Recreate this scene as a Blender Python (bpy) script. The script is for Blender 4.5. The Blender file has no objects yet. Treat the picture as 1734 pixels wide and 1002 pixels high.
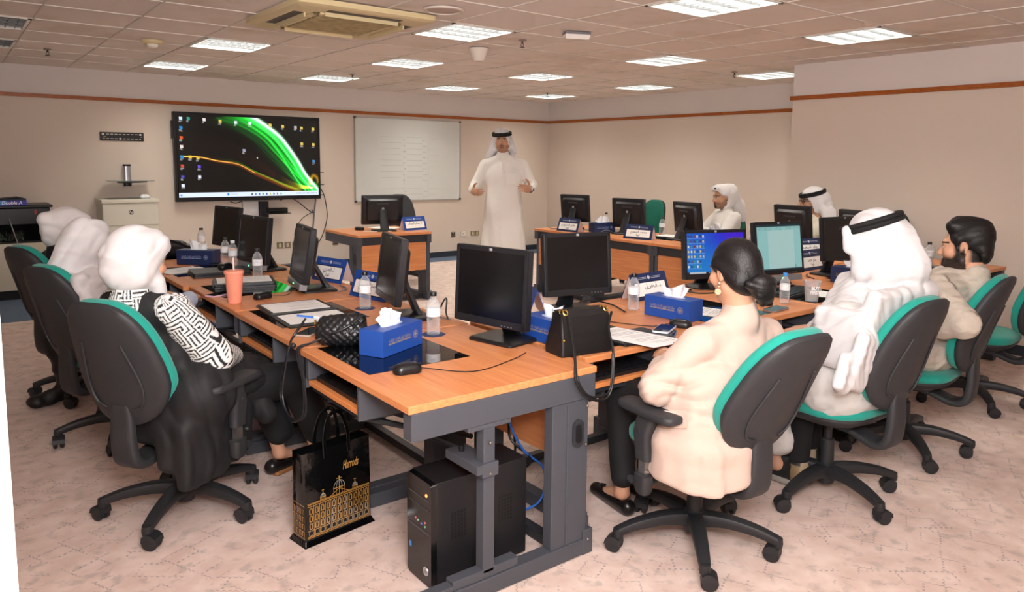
import bpy, math, random
import numpy as np
from math import sin, cos, pi, radians as R
from mathutils import Vector, Matrix
random.seed(7)
S = bpy.context.scene
COL = S.collection
FINE = 1.0            # voxel size multiplier of the sculpted figures

# ------------------------------------------------------------------ materials
def lin(h):
    h = h.lstrip('#')
    o = []
    for i in (0, 2, 4):
        c = int(h[i:i+2], 16) / 255
        o.append(c / 12.92 if c <= .04045 else ((c + .055) / 1.055) ** 2.4)
    return tuple(o) + (1,)

MATS = {}
def mat(name, color, rough=.5, metal=0, spec=.5, bump=0, bscale=40, var=0, vscale=6, emit=0, trans=0, ior=1.45, alpha=1, sheen=0, coat=0, crease=0, cscale=(7, 7, 4)):
    if name in MATS:
        return MATS[name]
    m = bpy.data.materials.new(name); m.use_nodes = True
    nt = m.node_tree; b = nt.nodes['Principled BSDF']
    c = lin(color) if isinstance(color, str) else tuple(color) + (1,)
    b.inputs['Base Color'].default_value = c
    b.inputs['Roughness'].default_value = rough
    b.inputs['Metallic'].default_value = metal
    b.inputs['Specular IOR Level'].default_value = spec
    b.inputs['IOR'].default_value = ior
    b.inputs['Transmission Weight'].default_value = trans
    b.inputs['Alpha'].default_value = alpha
    b.inputs['Sheen Weight'].default_value = sheen
    b.inputs['Coat Weight'].default_value = coat
    if emit:
        b.inputs['Emission Color'].default_value = c
        b.inputs['Emission Strength'].default_value = emit
    if bump or var:
        tc = nt.nodes.new('ShaderNodeTexCoord')
        if var:
            n = nt.nodes.new('ShaderNodeTexNoise'); n.inputs['Scale'].default_value = vscale; n.inputs['Detail'].default_value = 5
            nt.links.new(tc.outputs['Object'], n.inputs['Vector'])
            r = nt.nodes.new('ShaderNodeMapRange'); r.inputs['From Min'].default_value = .3; r.inputs['From Max'].default_value = .7
            r.inputs['To Min'].default_value = 1 - var; r.inputs['To Max'].default_value = 1 + var
            nt.links.new(n.outputs['Fac'], r.inputs['Value'])
            v = nt.nodes.new('ShaderNodeVectorMath'); v.operation = 'SCALE'; v.inputs[0].default_value = c[:3]
            nt.links.new(r.outputs['Result'], v.inputs['Scale'])
            nt.links.new(v.outputs['Vector'], b.inputs['Base Color'])
        if bump:
            n2 = nt.nodes.new('ShaderNodeTexNoise'); n2.inputs['Scale'].default_value = bscale; n2.inputs['Detail'].default_value = 4
            nt.links.new(tc.outputs['Object'], n2.inputs['Vector'])
            bp = nt.nodes.new('ShaderNodeBump'); bp.inputs['Strength'].default_value = bump; bp.inputs['Distance'].default_value = .01
            nt.links.new(n2.outputs['Fac'], bp.inputs['Height'])
            nt.links.new(bp.outputs['Normal'], b.inputs['Normal'])
            if crease:
                mp = nt.nodes.new('ShaderNodeMapping'); mp.inputs['Scale'].default_value = cscale; mp.inputs['Rotation'].default_value = (.5, .35, .3)
                nt.links.new(tc.outputs['Object'], mp.inputs['Vector'])
                n3 = nt.nodes.new('ShaderNodeTexNoise'); n3.noise_type = 'RIDGED_MULTIFRACTAL'; n3.inputs['Scale'].default_value = 1; n3.inputs['Detail'].default_value = 2.5; n3.inputs['Distortion'].default_value = .5
                nt.links.new(mp.outputs['Vector'], n3.inputs['Vector'])
                b3 = nt.nodes.new('ShaderNodeBump'); b3.inputs['Strength'].default_value = crease; b3.inputs['Distance'].default_value = .06
                nt.links.new(n3.outputs['Fac'], b3.inputs['Height']); nt.links.new(b3.outputs['Normal'], bp.inputs['Normal'])
    MATS[name] = m
    return m

def vcol_mat(name, rough=.6, emit=0, bump=0, bscale=60, spec=.4, sss=0):
    """colour comes from the mesh's own 'col' attribute"""
    if name in MATS:
        return MATS[name]
    m = bpy.data.materials.new(name); m.use_nodes = True
    nt = m.node_tree; b = nt.nodes['Principled BSDF']
    a = nt.nodes.new('ShaderNodeAttribute'); a.attribute_name = 'col'
    b.inputs['Roughness'].default_value = rough; b.inputs['Specular IOR Level'].default_value = spec
    if emit:
        b.inputs['Base Color'].default_value = (.01, .01, .01, 1)
        nt.links.new(a.outputs['Color'], b.inputs['Emission Color']); b.inputs['Emission Strength'].default_value = emit
    else:
        nt.links.new(a.outputs['Color'], b.inputs['Base Color'])
    if sss:
        b.inputs['Subsurface Weight'].default_value = sss; b.inputs['Subsurface Radius'].default_value = (.01, .004, .002)
    if bump:
        tc = nt.nodes.new('ShaderNodeTexCoord')
        n2 = nt.nodes.new('ShaderNodeTexNoise'); n2.inputs['Scale'].default_value = bscale; n2.inputs['Detail'].default_value = 4
        nt.links.new(tc.outputs['Object'], n2.inputs['Vector'])
        bp = nt.nodes.new('ShaderNodeBump'); bp.inputs['Strength'].default_value = bump; bp.inputs['Distance'].default_value = .01
        nt.links.new(n2.outputs['Fac'], bp.inputs['Height']); nt.links.new(bp.outputs['Normal'], b.inputs['Normal'])
    MATS[name] = m
    return m

# ------------------------------------------------------------------ objects
def tag(o, label=None, cat=None, group=None, kind=None):
    if label: o['label'] = label
    if cat: o['category'] = cat
    if group: o['group'] = group
    if kind: o['kind'] = kind
    return o

def thing(name, label, cat, loc=(0, 0, 0), rotz=0, group=None):
    o = bpy.data.objects.new(name, None); COL.objects.link(o)
    o.empty_display_size = .05
    o.location = loc; o.rotation_euler = (0, 0, rotz)
    return tag(o, label, cat, group)

def copy_tree(o, parent=None):
    c = o.copy(); COL.objects.link(c)
    if parent is not None: c.parent = parent
    for ch in list(o.children): copy_tree(ch, c)
    return c

def finish(name, me, mats, parent=None, smooth=35, bevel=0):
    for m in (mats if isinstance(mats, (list, tuple)) else [mats]): me.materials.append(m)
    o = bpy.data.objects.new(name, me); COL.objects.link(o)
    if parent is not None: o.parent = parent
    if smooth:
        me.shade_smooth()
        me.set_sharp_from_angle(angle=R(smooth))
    if bevel:
        b = o.modifiers.new('bevel', 'BEVEL'); b.width = bevel; b.segments = 2; b.limit_method = 'ANGLE'; b.angle_limit = R(40)
        b.harden_normals = False
    return o

def frames(pts, closed=False):
    pts = [Vector(p) for p in pts]; n = len(pts); out = []
    up = None
    for i in range(n):
        a = pts[max(i - 1, 0)]; b = pts[min(i + 1, n - 1)]
        t = (b - a)
        t = t.normalized() if t.length > 1e-9 else Vector((0, 0, 1))
        if up is None:
            up = Vector((0, 0, 1)) if abs(t.z) < .95 else Vector((0, 1, 0))
        u = (up - t * up.dot(t))
        if u.length < 1e-6: u = t.orthogonal()
        u.normalize(); up = u
        out.append((pts[i], t, u, t.cross(u)))
    return out

def smooth_path(pts, n=8):
    P = [Vector(p) for p in pts]
    P = [P[0] * 2 - P[1]] + P + [P[-1] * 2 - P[-2]]
    out = []
    for i in range(1, len(P) - 2):
        for k in range(n):
            t = k / n
            a, b, c, d = P[i-1], P[i], P[i+1], P[i+2]
            out.append(.5 * ((2*b) + (c-a)*t + (2*a-5*b+4*c-d)*t*t + (3*b-a-3*c+d)*t**3))
    out.append(P[-2])
    return out

class MB:
    """collects closed shapes into one mesh"""
    def __init__(s): s.v = []; s.f = []; s.m = []
    def add(s, vs, fs, mi=0, M=None):
        b = len(s.v)
        for p in vs:
            p = Vector(p)
            s.v.append(M @ p if M is not None else p)
        for f in fs: s.f.append(tuple(b + i for i in f)); s.m.append(mi)
        return s
    def box(s, x0, x1, y0, y1, z0, z1, mi=0, M=None):
        vs = [(x, y, z) for z in (z0, z1) for y in (y0, y1) for x in (x0, x1)]
        return s.add(vs, [(0, 2, 3, 1), (4, 5, 7, 6), (0, 1, 5, 4), (2, 6, 7, 3), (0, 4, 6, 2), (1, 3, 7, 5)], mi, M)
    def loft(s, rings, mi=0, M=None, cap=True, close=True):
        n = len(rings[0]); vs = [p for r in rings for p in r]; fs = []
        for i in range(len(rings) - 1):
            for j in range(n if close else n - 1):
                k = (j + 1) % n
                fs.append((i*n+j, i*n+k, (i+1)*n+k, (i+1)*n+j))
        if cap:
            fs.append(tuple(range(n))[::-1]); fs.append(tuple((len(rings)-1)*n + j for j in range(n)))
        return s.add(vs, fs, mi, M)
    def prism(s, outline, z0, z1, mi=0, M=None):
        return s.loft([[(x, y, z0) for x, y in outline], [(x, y, z1) for x, y in outline]], mi, M)
    def lathe(s, prof, n=24, mi=0, M=None, cx=0, cy=0):
        rings = [[(cx + r*cos(2*pi*k/n), cy + r*sin(2*pi*k/n), z) for k in range(n)] for r, z in prof]
        return s.loft(rings, mi, M)
    def tube(s, pts, r, n=8, mi=0, M=None, path=0, flat=1):
        if path: pts = smooth_path(pts, path)
        fr = frames(pts); N = len(fr); rings = []
        for i, (p, t, u, w) in enumerate(fr):
            rr = r if not isinstance(r, (list, tuple)) else r[0] + (r[1]-r[0]) * i / max(N-1, 1)
            rings.append([p + u*(rr*flat*cos(2*pi*k/n)) + w*(rr*sin(2*pi*k/n)) for k in range(n)])
        return s.loft(rings, mi, M)
    def bar(s, pts, w, h, mi=0, M=None, path=0, side=None):
        """rounded rectangular bar along a path lying in a vertical plane; w across, h thick; lists are per control point"""
        if path:
            k = len(pts)
            P = smooth_path(pts, path)
            W = [np.interp(i/path, range(k), w) if isinstance(w, (list, tuple)) else w for i in range(len(P))]
            H = [np.interp(i/path, range(k), h) if isinstance(h, (list, tuple)) else h for i in range(len(P))]
        else:
            P = [Vector(p) for p in pts]; W = w if isinstance(w, (list, tuple)) else [w]*len(P); H = h if isinstance(h, (list, tuple)) else [h]*len(P)
        rings = []
        sd = Vector(side or (1, 0, 0))
        for i in range(len(P)):
            t = (P[min(i+1, len(P)-1)] - P[max(i-1, 0)]).normalized(); nrm = sd.cross(t).normalized()
            ring = []
            for k in range(12):
                a = 2*pi*(k+.5)/12; ca, sa = cos(a), sin(a)
                ring.append(P[i] + sd*(W[i]/2*math.copysign(abs(ca)**.5, ca)) + nrm*(H[i]/2*math.copysign(abs(sa)**.5, sa)))
            rings.append(ring)
        return s.loft(rings, mi, M)
    def ball(s, c, r, mi=0, n=12, M=None):
        r = (r, r, r) if not isinstance(r, (list, tuple)) else r
        rings = []
        for i in range(n+1):
            ph = -pi/2 + pi*(i+.001)/(n+.002)
            rings.append([(c[0]+r[0]*cos(ph)*cos(2*pi*k/(2*n)), c[1]+r[1]*cos(ph)*sin(2*pi*k/(2*n)), c[2]+r[2]*sin(ph)) for k in range(2*n)])
        return s.loft(rings, mi, M)
    def build(s, name, mats, parent=None, smooth=35, bevel=0, loc=None, rotz=None):
        me = bpy.data.meshes.new(name); me.from_pydata([tuple(p) for p in s.v], [], s.f); me.update()
        me.polygons.foreach_set('material_index', s.m)
        o = finish(name, me, mats, parent, smooth, bevel)
        if loc is not None: o.location = loc
        if rotz is not None: o.rotation_euler = (0, 0, rotz)
        return o

def rrect(w, h, r, n=5, cx=0, cy=0):
    out = []
    for sx, sy, a0 in ((1, 1, 0), (-1, 1, 90), (-1, -1, 180), (1, -1, 270)):
        for k in range(n+1):
            a = R(a0 + 90*k/n); out.append((cx + sx*(w/2-r) + r*cos(a), cy + sy*(h/2-r) + r*sin(a)))
    return out

def TM(loc=(0, 0, 0), rz=0, rx=0, ry=0):
    return Matrix.Translation(loc) @ Matrix.Rotation(rz, 4, 'Z') @ Matrix.Rotation(ry, 4, 'Y') @ Matrix.Rotation(rx, 4, 'X')

AR = {'ا': (0xFE8D, 2), 'أ': (0xFE83, 2), 'إ': (0xFE87, 2), 'ب': (0xFE8F, 4), 'ة': (0xFE93, 2), 'ت': (0xFE95, 4), 'ج': (0xFE9D, 4), 'ح': (0xFEA1, 4), 'خ': (0xFEA5, 4), 'د': (0xFEA9, 2),
      'ذ': (0xFEAB, 2), 'ر': (0xFEAD, 2), 'ز': (0xFEAF, 2), 'س': (0xFEB1, 4), 'ش': (0xFEB5, 4), 'ص': (0xFEB9, 4), 'ط': (0xFEC1, 4), 'ع': (0xFEC9, 4), 'غ': (0xFECD, 4), 'ف': (0xFED1, 4),
      'ق': (0xFED5, 4), 'ك': (0xFED9, 4), 'ل': (0xFEDD, 4), 'م': (0xFEE1, 4), 'ن': (0xFEE5, 4), 'ه': (0xFEE9, 4), 'و': (0xFEED, 2), 'ي': (0xFEF1, 4), 'ى': (0xFEEF, 2)}
def ar(s):
    """joined Arabic letter forms in visual order"""
    out = []
    for i, ch in enumerate(s):
        if ch not in AR: out.append(ch); continue
        code, n = AR[ch]
        prev = i > 0 and s[i-1] in AR and AR[s[i-1]][1] == 4
        nxt = i + 1 < len(s) and s[i+1] in AR and n == 4
        k = (3 if nxt else 1) if prev else (2 if nxt else 0)
        out.append(chr(code + k))
    return ''.join(out[::-1])

def text(name, body, size, m, parent, M, align='CENTER', depth=0, shear=0, fit=None, bold=0):
    c = bpy.data.curves.new('t', 'FONT'); c.body = body; c.size = size; c.resolution_u = 2; c.align_x = align; c.align_y = 'CENTER'; c.shear = shear; c.offset = bold
    c.fill_mode = 'FRONT'
    o = bpy.data.objects.new('t', c); COL.objects.link(o)
    dg = bpy.context.evaluated_depsgraph_get(); me = bpy.data.meshes.new_from_object(o.evaluated_get(dg))
    bpy.data.objects.remove(o); bpy.data.curves.remove(c)
    if fit and len(me.vertices):
        xs = [v.co.x for v in me.vertices]; w = max(xs) - min(xs); k = fit / w; x0 = (max(xs)+min(xs))/2 if align == 'CENTER' else 0
        for v in me.vertices: v.co.x = (v.co.x - x0) * k
    me.transform(M); me.name = name
    me.materials.clear()
    return finish(name, me, m, parent, smooth=0)

def grid_image(name, img, w, h, m, parent, M):
    """flat panel whose colours are stored per vertex; img rows run top to bottom, lies in local x (right) and z (up), faces -y"""
    H, W, _ = img.shape
    xs = np.linspace(-w/2, w/2, W); zs = np.linspace(h/2, -h/2, H)
    X, Z = np.meshgrid(xs, zs)
    V = np.stack([X, np.zeros_like(X), Z], -1).reshape(-1, 3)
    idx = np.arange(H*W).reshape(H, W)
    Fq = np.stack([idx[:-1, :-1], idx[1:, :-1], idx[1:, 1:], idx[:-1, 1:]], -1).reshape(-1, 4)
    me = mesh_np(name, V, Fq)
    col = np.ones((H*W, 4), np.float32); col[:, :3] = np.clip(img.reshape(-1, 3), 0, 1) ** 2.2
    a = me.attributes.new('col', 'FLOAT_COLOR', 'POINT'); a.data.foreach_set('color', col.ravel())
    me.transform(M)
    return finish(name, me, m, parent, smooth=0)

def mesh_np(name, V, F):
    me = bpy.data.meshes.new(name)
    me.vertices.add(len(V)); me.vertices.foreach_set('co', np.asarray(V, np.float32).ravel())
    k = F.shape[1]
    me.loops.add(len(F)*k); me.loops.foreach_set('vertex_index', np.asarray(F, np.int32).ravel())
    me.polygons.add(len(F)); me.polygons.foreach_set('loop_start', np.arange(0, len(F)*k, k, dtype=np.int32))
    me.update(calc_edges=True); me.validate()
    return me

# ------------------------------------------------------------------ implicit-surface sculpting
class SDF:
    """blended solids sampled on a grid, skinned with surface nets"""
    def __init__(s): s.ops = []; s.T = None
    def _t(s, p):
        return np.array(s.T @ Vector(p) if s.T is not None else p, float)
    def cap(s, a, b, ra, rb=None, k=.02, sub=False):
        rb = ra if rb is None else rb
        a, b = s._t(a), s._t(b)
        r = max(ra, rb)
        def f(P):
            ab = b - a; L = ab @ ab + 1e-12
            d = P - a; t = np.clip((d @ ab) / L, 0, 1)
            return np.linalg.norm(d - t[..., None]*ab, axis=-1) - (ra + (rb-ra)*t)
        s.ops.append((f, np.minimum(a, b) - r, np.maximum(a, b) + r, k, sub)); return s
    def chain(s, pts, rs, k=.02):
        for i in range(len(pts)-1): s.cap(pts[i], pts[i+1], rs[i], rs[i+1], k)
        return s
    def ell(s, c, r, k=.02, sub=False, rot=None):
        """rot: Matrix 3x3 of the ellipsoid's own axes"""
        M = np.eye(3)
        if s.T is not None: M = np.array(s.T.to_3x3().normalized())
        if rot is not None: M = M @ np.array(rot)
        c = s._t(c); r = np.array(r, float)
        if s.T is not None: r = r * s.T.to_scale()[0]
        rm = r.max()
        def f(P):
            q = (P - c) @ M
            k0 = np.linalg.norm(q / r, axis=-1); k1 = np.linalg.norm(q / (r*r), axis=-1) + 1e-9
            return k0*(k0-1)/k1
        s.ops.append((f, c - rm, c + rm, k, sub)); return s
    def rbox(s, c, h, rad=.01, k=.01, sub=False, rot=None):
        M = np.eye(3)
        if s.T is not None: M = np.array(s.T.to_3x3().normalized())
        if rot is not None: M = M @ np.array(rot)
        c = s._t(c); h = np.array(h, float) - rad; rm = np.linalg.norm(h) + rad
        def f(P):
            q = np.abs((P - c) @ M) - h
            return np.linalg.norm(np.maximum(q, 0), axis=-1) + np.minimum(q.max(-1), 0) - rad
        s.ops.append((f, c - rm, c + rm, k, sub)); return s
    def fn(s, f, lo, hi, k=.01, sub=False):
        s.ops.append((f, np.array(lo, float), np.array(hi, float), k, sub)); return s
    def mesh(s, name, vox, disp=None, smooth=1):
        vox = vox * FINE
        s.ops = [(f, a, b, k if k < .025 else .025 + (k-.025)*.3, sub) for f, a, b, k, sub in s.ops]
        add = [o for o in s.ops if not o[4]]
        lo = np.min([o[1] for o in add], 0) - 3*vox - .01; hi = np.max([o[2] for o in add], 0) + 3*vox + .01
        n = np.ceil((hi-lo)/vox).astype(int) + 1
        ax = [lo[i] + vox*np.arange(n[i]) for i in range(3)]
        F = np.full(n, .2, np.float32)
        for f, a, b, k, sub in s.ops:
            mg = k + 2.5*vox
            i0 = np.maximum(np.floor((a-mg-lo)/vox).astype(int), 0); i1 = np.minimum(np.ceil((b+mg-lo)/vox).astype(int)+1, n)
            if (i1 <= i0).any(): continue
            sl = tuple(slice(i0[i], i1[i]) for i in range(3))
            P = np.stack(np.meshgrid(*[ax[i][i0[i]:i1[i]] for i in range(3)], indexing='ij'), -1)
            d = f(P).astype(np.float32); o = F[sl]
            if sub: d = -d; h = np.maximum(k - np.abs(o-d), 0)/k; F[sl] = np.maximum(o, d) + h*h*k*.25
            else: h = np.maximum(k - np.abs(o-d), 0)/k; F[sl] = np.minimum(o, d) - h*h*k*.25
        if disp is not None:
            m = np.abs(F) < .04
            I = np.argwhere(m)
            F[m] += disp(lo + I*vox).astype(np.float32)
        return surface_nets(name, F, lo, vox, smooth)

def surface_nets(name, F, lo, vox, smooth):
    S_ = F < 0
    c = [S_[dx:S_.shape[0]-1+dx, dy:S_.shape[1]-1+dy, dz:S_.shape[2]-1+dz] for dx in (0, 1) for dy in (0, 1) for dz in (0, 1)]
    cnt = sum(x.astype(np.int8) for x in c)
    act = (cnt > 0) & (cnt < 8)
    I = np.argwhere(act); nv = len(I)
    idx = np.full(act.shape, -1, np.int32); idx[act] = np.arange(nv)
    off = np.array([(x, y, z) for x in (0, 1) for y in (0, 1) for z in (0, 1)])
    val = np.stack([F[I[:, 0]+o[0], I[:, 1]+o[1], I[:, 2]+o[2]] for o in off], 1)
    acc = np.zeros((nv, 3)); num = np.zeros(nv)
    for a in range(8):
        for b in range(a+1, 8):
            if np.abs(off[a]-off[b]).sum() != 1: continue
            va, vb = val[:, a], val[:, b]; m = (va < 0) != (vb < 0)
            t = np.where(m, va/(va-vb+1e-12), 0)
            acc += np.where(m[:, None], off[a] + t[:, None]*(off[b]-off[a]), 0); num += m
    V = lo + vox*(I + acc/num[:, None])
    Q = []
    for ax_ in range(3):
        A = [slice(None)]*3; B = [slice(None)]*3
        A[ax_] = slice(0, -1); B[ax_] = slice(1, None)
        s0, s1 = S_[tuple(A)], S_[tuple(B)]
        E = np.argwhere(s0 != s1)
        u, w = [(1, 2), (2, 0), (0, 1)][ax_]
        ok = (E[:, u] > 0) & (E[:, w] > 0) & (E[:, u] < F.shape[u]-1) & (E[:, w] < F.shape[w]-1)
        E = E[ok]
        fl = s0[E[:, 0], E[:, 1], E[:, 2]]
        def cell(du, dw):
            C = E.copy(); C[:, u] += du; C[:, w] += dw
            return idx[C[:, 0], C[:, 1], C[:, 2]]
        q = np.stack([cell(-1, -1), cell(0, -1), cell(0, 0), cell(-1, 0)], 1)
        q[~fl] = q[~fl][:, ::-1]
        Q.append(q)
    Q = np.concatenate(Q)
    for _ in range(smooth):   # light Laplacian smoothing
        s = np.zeros_like(V); k = np.zeros(len(V))
        for j in range(4):
            np.add.at(s, Q[:, j], V[Q[:, (j+1) % 4]]); np.add.at(k, Q[:, j], 1)
        V = V*.45 + .55*s/np.maximum(k, 1)[:, None]
    me = mesh_np(name, V, Q)
    me.shade_smooth()
    return me

def paint(me, fn):
    n = len(me.vertices); V = np.empty(n*3, np.float32); me.vertices.foreach_get('co', V)
    rgb = fn(V.reshape(-1, 3))
    col = np.ones((n, 4), np.float32); col[:, :3] = rgb
    a = me.attributes.new('col', 'FLOAT_COLOR', 'POINT'); a.data.foreach_set('color', col.ravel())

def put(name, me, m, parent=None):
    me.materials.append(m)
    o = bpy.data.objects.new(name, me); COL.objects.link(o)
    if parent is not None: o.parent = parent
    return o

def folds(amp, freq, dirv=(0, 0, 1), warp=.6, seed=0):
    """soft cloth creases: warped ripples running along dirv"""
    rs = np.random.RandomState(seed); A = rs.randn(3, 3)
    d = np.array(dirv, float); d /= np.linalg.norm(d)
    ph = rs.rand(6)*6
    def f(P):
        w = P @ (A*freq*.11).T
        t = (P @ d)*freq + np.sin(w[:, 0]*1.3+ph[0])*warp*2.4 + np.sin(w[:, 1]*2.3+ph[1])*warp
        e = np.clip(.55 + .8*np.sin(w[:, 2]*1.6+ph[2]), .08, 1)
        ridge = lambda a: 1.25 - 2*np.abs(np.sin(a/2))**.75      # rounded crests, creased valleys
        return amp*(ridge(t+ph[3])*.8*e + ridge(t*1.9+w[:, 1]*2+ph[4])*.3*(1.1-e))
    return f
# ------------------------------------------------------------------ the room
H_C = 2.504
def structure(name, mb, m, **k):
    o = mb.build(name, m, smooth=k.pop('smooth', 0), **k); o['kind'] = 'structure'; return o

M_wall = mat('wall paint', 'd8cabd', .75, bump=.02, bscale=300)
M_wallup = mat('upper wall paint', 'dcd4d0', .75)
M_trim = mat('stained wood rail', 'a45a24', .35, var=.15, vscale=30)
M_base = mat('rubber skirting', '2b3440', .5)
M_white = mat('white paint', 'f4f1ea', .5)

def carpet():
    m = bpy.data.materials.new('carpet'); m.use_nodes = True; nt = m.node_tree; b = nt.nodes['Principled BSDF']
    N = nt.nodes.new; L = nt.links.new
    b.inputs['Roughness'].default_value = .95; b.inputs['Specular IOR Level'].default_value = .1
    tc = N('ShaderNodeTexCoord')
    mp = N('ShaderNodeMapping'); mp.inputs['Rotation'].default_value = (0, 0, R(38)); L(tc.outputs['Object'], mp.inputs['Vector'])
    # broken outlines of little rectangles, drawn in dots
    br = N('ShaderNodeTexBrick'); br.offset = .37; br.squash = .7; br.squash_frequency = 3
    br.inputs['Scale'].default_value = 1; br.inputs['Brick Width'].default_value = .15; br.inputs['Row Height'].default_value = .085
    br.inputs['Mortar Size'].default_value = .0042; br.inputs['Mortar Smooth'].default_value = .1; br.inputs['Color1'].default_value = (0, 0, 0, 1); br.inputs['Color2'].default_value = (0, 0, 0, 1); br.inputs['Mortar'].default_value = (1, 1, 1, 1)
    L(mp.outputs['Vector'], br.inputs['Vector'])
    br2 = N('ShaderNodeTexBrick'); br2.offset = .6; br2.squash = .6; br2.squash_frequency = 2
    br2.inputs['Scale'].default_value = 1; br2.inputs['Brick Width'].default_value = .12; br2.inputs['Row Height'].default_value = .11
    br2.inputs['Mortar Size'].default_value = .0042; br2.inputs['Mortar Smooth'].default_value = .1; br2.inputs['Color1'].default_value = (0, 0, 0, 1); br2.inputs['Color2'].default_value = (0, 0, 0, 1); br2.inputs['Mortar'].default_value = (1, 1, 1, 1)
    mp2 = N('ShaderNodeMapping'); mp2.inputs['Rotation'].default_value = (0, 0, R(65)); L(tc.outputs['Object'], mp2.inputs['Vector']); L(mp2.outputs['Vector'], br2.inputs['Vector'])
    def noise(sc, lo, hi, det=2):
        n = N('ShaderNodeTexNoise'); n.inputs['Scale'].default_value = sc; n.inputs['Detail'].default_value = det; L(tc.outputs['Object'], n.inputs['Vector'])
        r = N('ShaderNodeMapRange'); r.inputs['From Min'].default_value = lo; r.inputs['From Max'].default_value = hi; L(n.outputs['Fac'], r.inputs['Value']); return r.outputs['Result']
    def mul(a, c):
        x = N('ShaderNodeMath'); x.operation = 'MULTIPLY'; L(a, x.inputs[0])
        if isinstance(c, (int, float)): x.inputs[1].default_value = c
        else: L(c, x.inputs[1])
        return x.outputs[0]
    ck = N('ShaderNodeTexChecker'); ck.inputs['Scale'].default_value = 1/.011; ck.inputs['Color1'].default_value = (1, 1, 1, 1); ck.inputs['Color2'].default_value = (0, 0, 0, 1); L(mp.outputs['Vector'], ck.inputs['Vector'])
    ck2 = N('ShaderNodeTexChecker'); ck2.inputs['Scale'].default_value = 1/.011; ck2.inputs['Color1'].default_value = (1, 1, 1, 1); ck2.inputs['Color2'].default_value = (0, 0, 0, 1); L(mp2.outputs['Vector'], ck2.inputs['Vector'])
    sel = noise(5, .5, .56)
    inv = N('ShaderNodeMath'); inv.operation = 'SUBTRACT'; inv.inputs[0].default_value = 1; L(sel, inv.inputs[1])
    d1 = mul(mul(br.outputs['Color'], ck.outputs['Color']), sel); d2 = mul(mul(br2.outputs['Color'], ck2.outputs['Color']), inv.outputs[0])
    ad = N('ShaderNodeMath'); ad.operation = 'ADD'; L(d1, ad.inputs[0]); L(d2, ad.inputs[1])
    dash = mul(ad.outputs[0], noise(6, .47, .53))
    base = N('ShaderNodeMix'); base.data_type = 'RGBA'; base.inputs['A'].default_value = lin('d3bbb0'); base.inputs['B'].default_value = lin('e2cec4'); L(noise(9, .35, .65, 6), base.inputs['Factor'])
    # grey smudges next to the dots
    g = N('ShaderNodeMix'); g.data_type = 'RGBA'; L(base.outputs['Result'], g.inputs['A']); g.inputs['B'].default_value = lin('aea199'); L(mul(noise(14, .55, .68, 3), .55), g.inputs['Factor'])
    mx = N('ShaderNodeMix'); mx.data_type = 'RGBA'; L(g.outputs['Result'], mx.inputs['A']); mx.inputs['B'].default_value = lin('6c6a70'); L(mul(dash, .5), mx.inputs['Factor'])
    # blue border along the far wall and in the left corner
    sp = N('ShaderNodeSeparateXYZ'); L(tc.outputs['Object'], sp.inputs['Vector'])
    def gt(a, v, op='GREATER_THAN'):
        x = N('ShaderNodeMath'); x.operation = op; L(a, x.inputs[0]); x.inputs[1].default_value = v; return x.outputs[0]
    a1 = gt(sp.outputs['Y'], 9.42); a2 = mul(gt(sp.outputs['X'], .73, 'LESS_THAN'), gt(sp.outputs['Y'], 8.1))
    bo = N('ShaderNodeMath'); bo.operation = 'MAXIMUM'; L(a1, bo.inputs[0]); L(a2, bo.inputs[1])
    m2 = N('ShaderNodeMix'); m2.data_type = 'RGBA'; L(mx.outputs['Result'], m2.inputs['A']); m2.inputs['B'].default_value = lin('66758a'); L(bo.outputs[0], m2.inputs['Factor'])
    L(m2.outputs['Result'], b.inputs['Base Color'])
    n = N('ShaderNodeTexNoise'); n.inputs['Scale'].default_value = 350; L(tc.outputs['Object'], n.inputs['Vector'])
    bp = N('ShaderNodeBump'); bp.inputs['Strength'].default_value = .25; bp.inputs['Distance'].default_value = .004; L(n.outputs['Fac'], bp.inputs['Height']); L(bp.outputs['Normal'], b.inputs['Normal'])
    return m

structure('floor', MB().box(-.7, 8.4, -.9, 9.95, -.1, 0), carpet())
def wall(name, x0, x1, y0, y1):
    structure(name, MB().box(x0, x1, y0, y1, 0, 2.18, 0).box(x0, x1, y0, y1, 2.18, 2.6, 1), [M_wall, M_wallup])
wall('wall_back', -.7, 8.4, 9.85, 9.97)
wall('wall_right', 8.27, 8.4, 4.3, 9.85)
wall('wall_right_near', 6.8, 8.4, -.9, 4.27)
wall('wall_left', -.75, -.6, -.9, 9.85)
wall('wall_front', -.6, 6.8, -.95, -.8)
structure('trim_1', MB().box(-.6, 8.27, 9.825, 9.849, 2.158, 2.2).box(-.6, 8.27, 9.815, 9.849, 2.172, 2.186), M_trim, bevel=.003)
structure('trim_2', MB().box(8.246, 8.27, 4.3, 9.82, 2.158, 2.2).box(8.236, 8.27, 4.3, 9.82, 2.172, 2.186), M_trim, bevel=.003)
structure('trim_3', MB().box(6.776, 6.8, -.8, 4.29, 2.158, 2.2).box(6.766, 6.8, -.8, 4.29, 2.172, 2.186), M_trim, bevel=.003)
structure('baseboard_back', MB().box(-.6, 8.27, 9.838, 9.849, 0, .085), M_base)
structure('baseboard_right', MB().box(8.258, 8.27, 4.3, 9.84, 0, .085), M_base)
structure('baseboard_right_near', MB().box(6.788, 6.8, -.8, 4.28, 0, .085), M_base)
# the white door edge standing close on the left
structure('door_1', MB().box(-.45, .041, .985, 1.03, 0, 2.1), mat('door paint', 'fbf8f0', .45))

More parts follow.
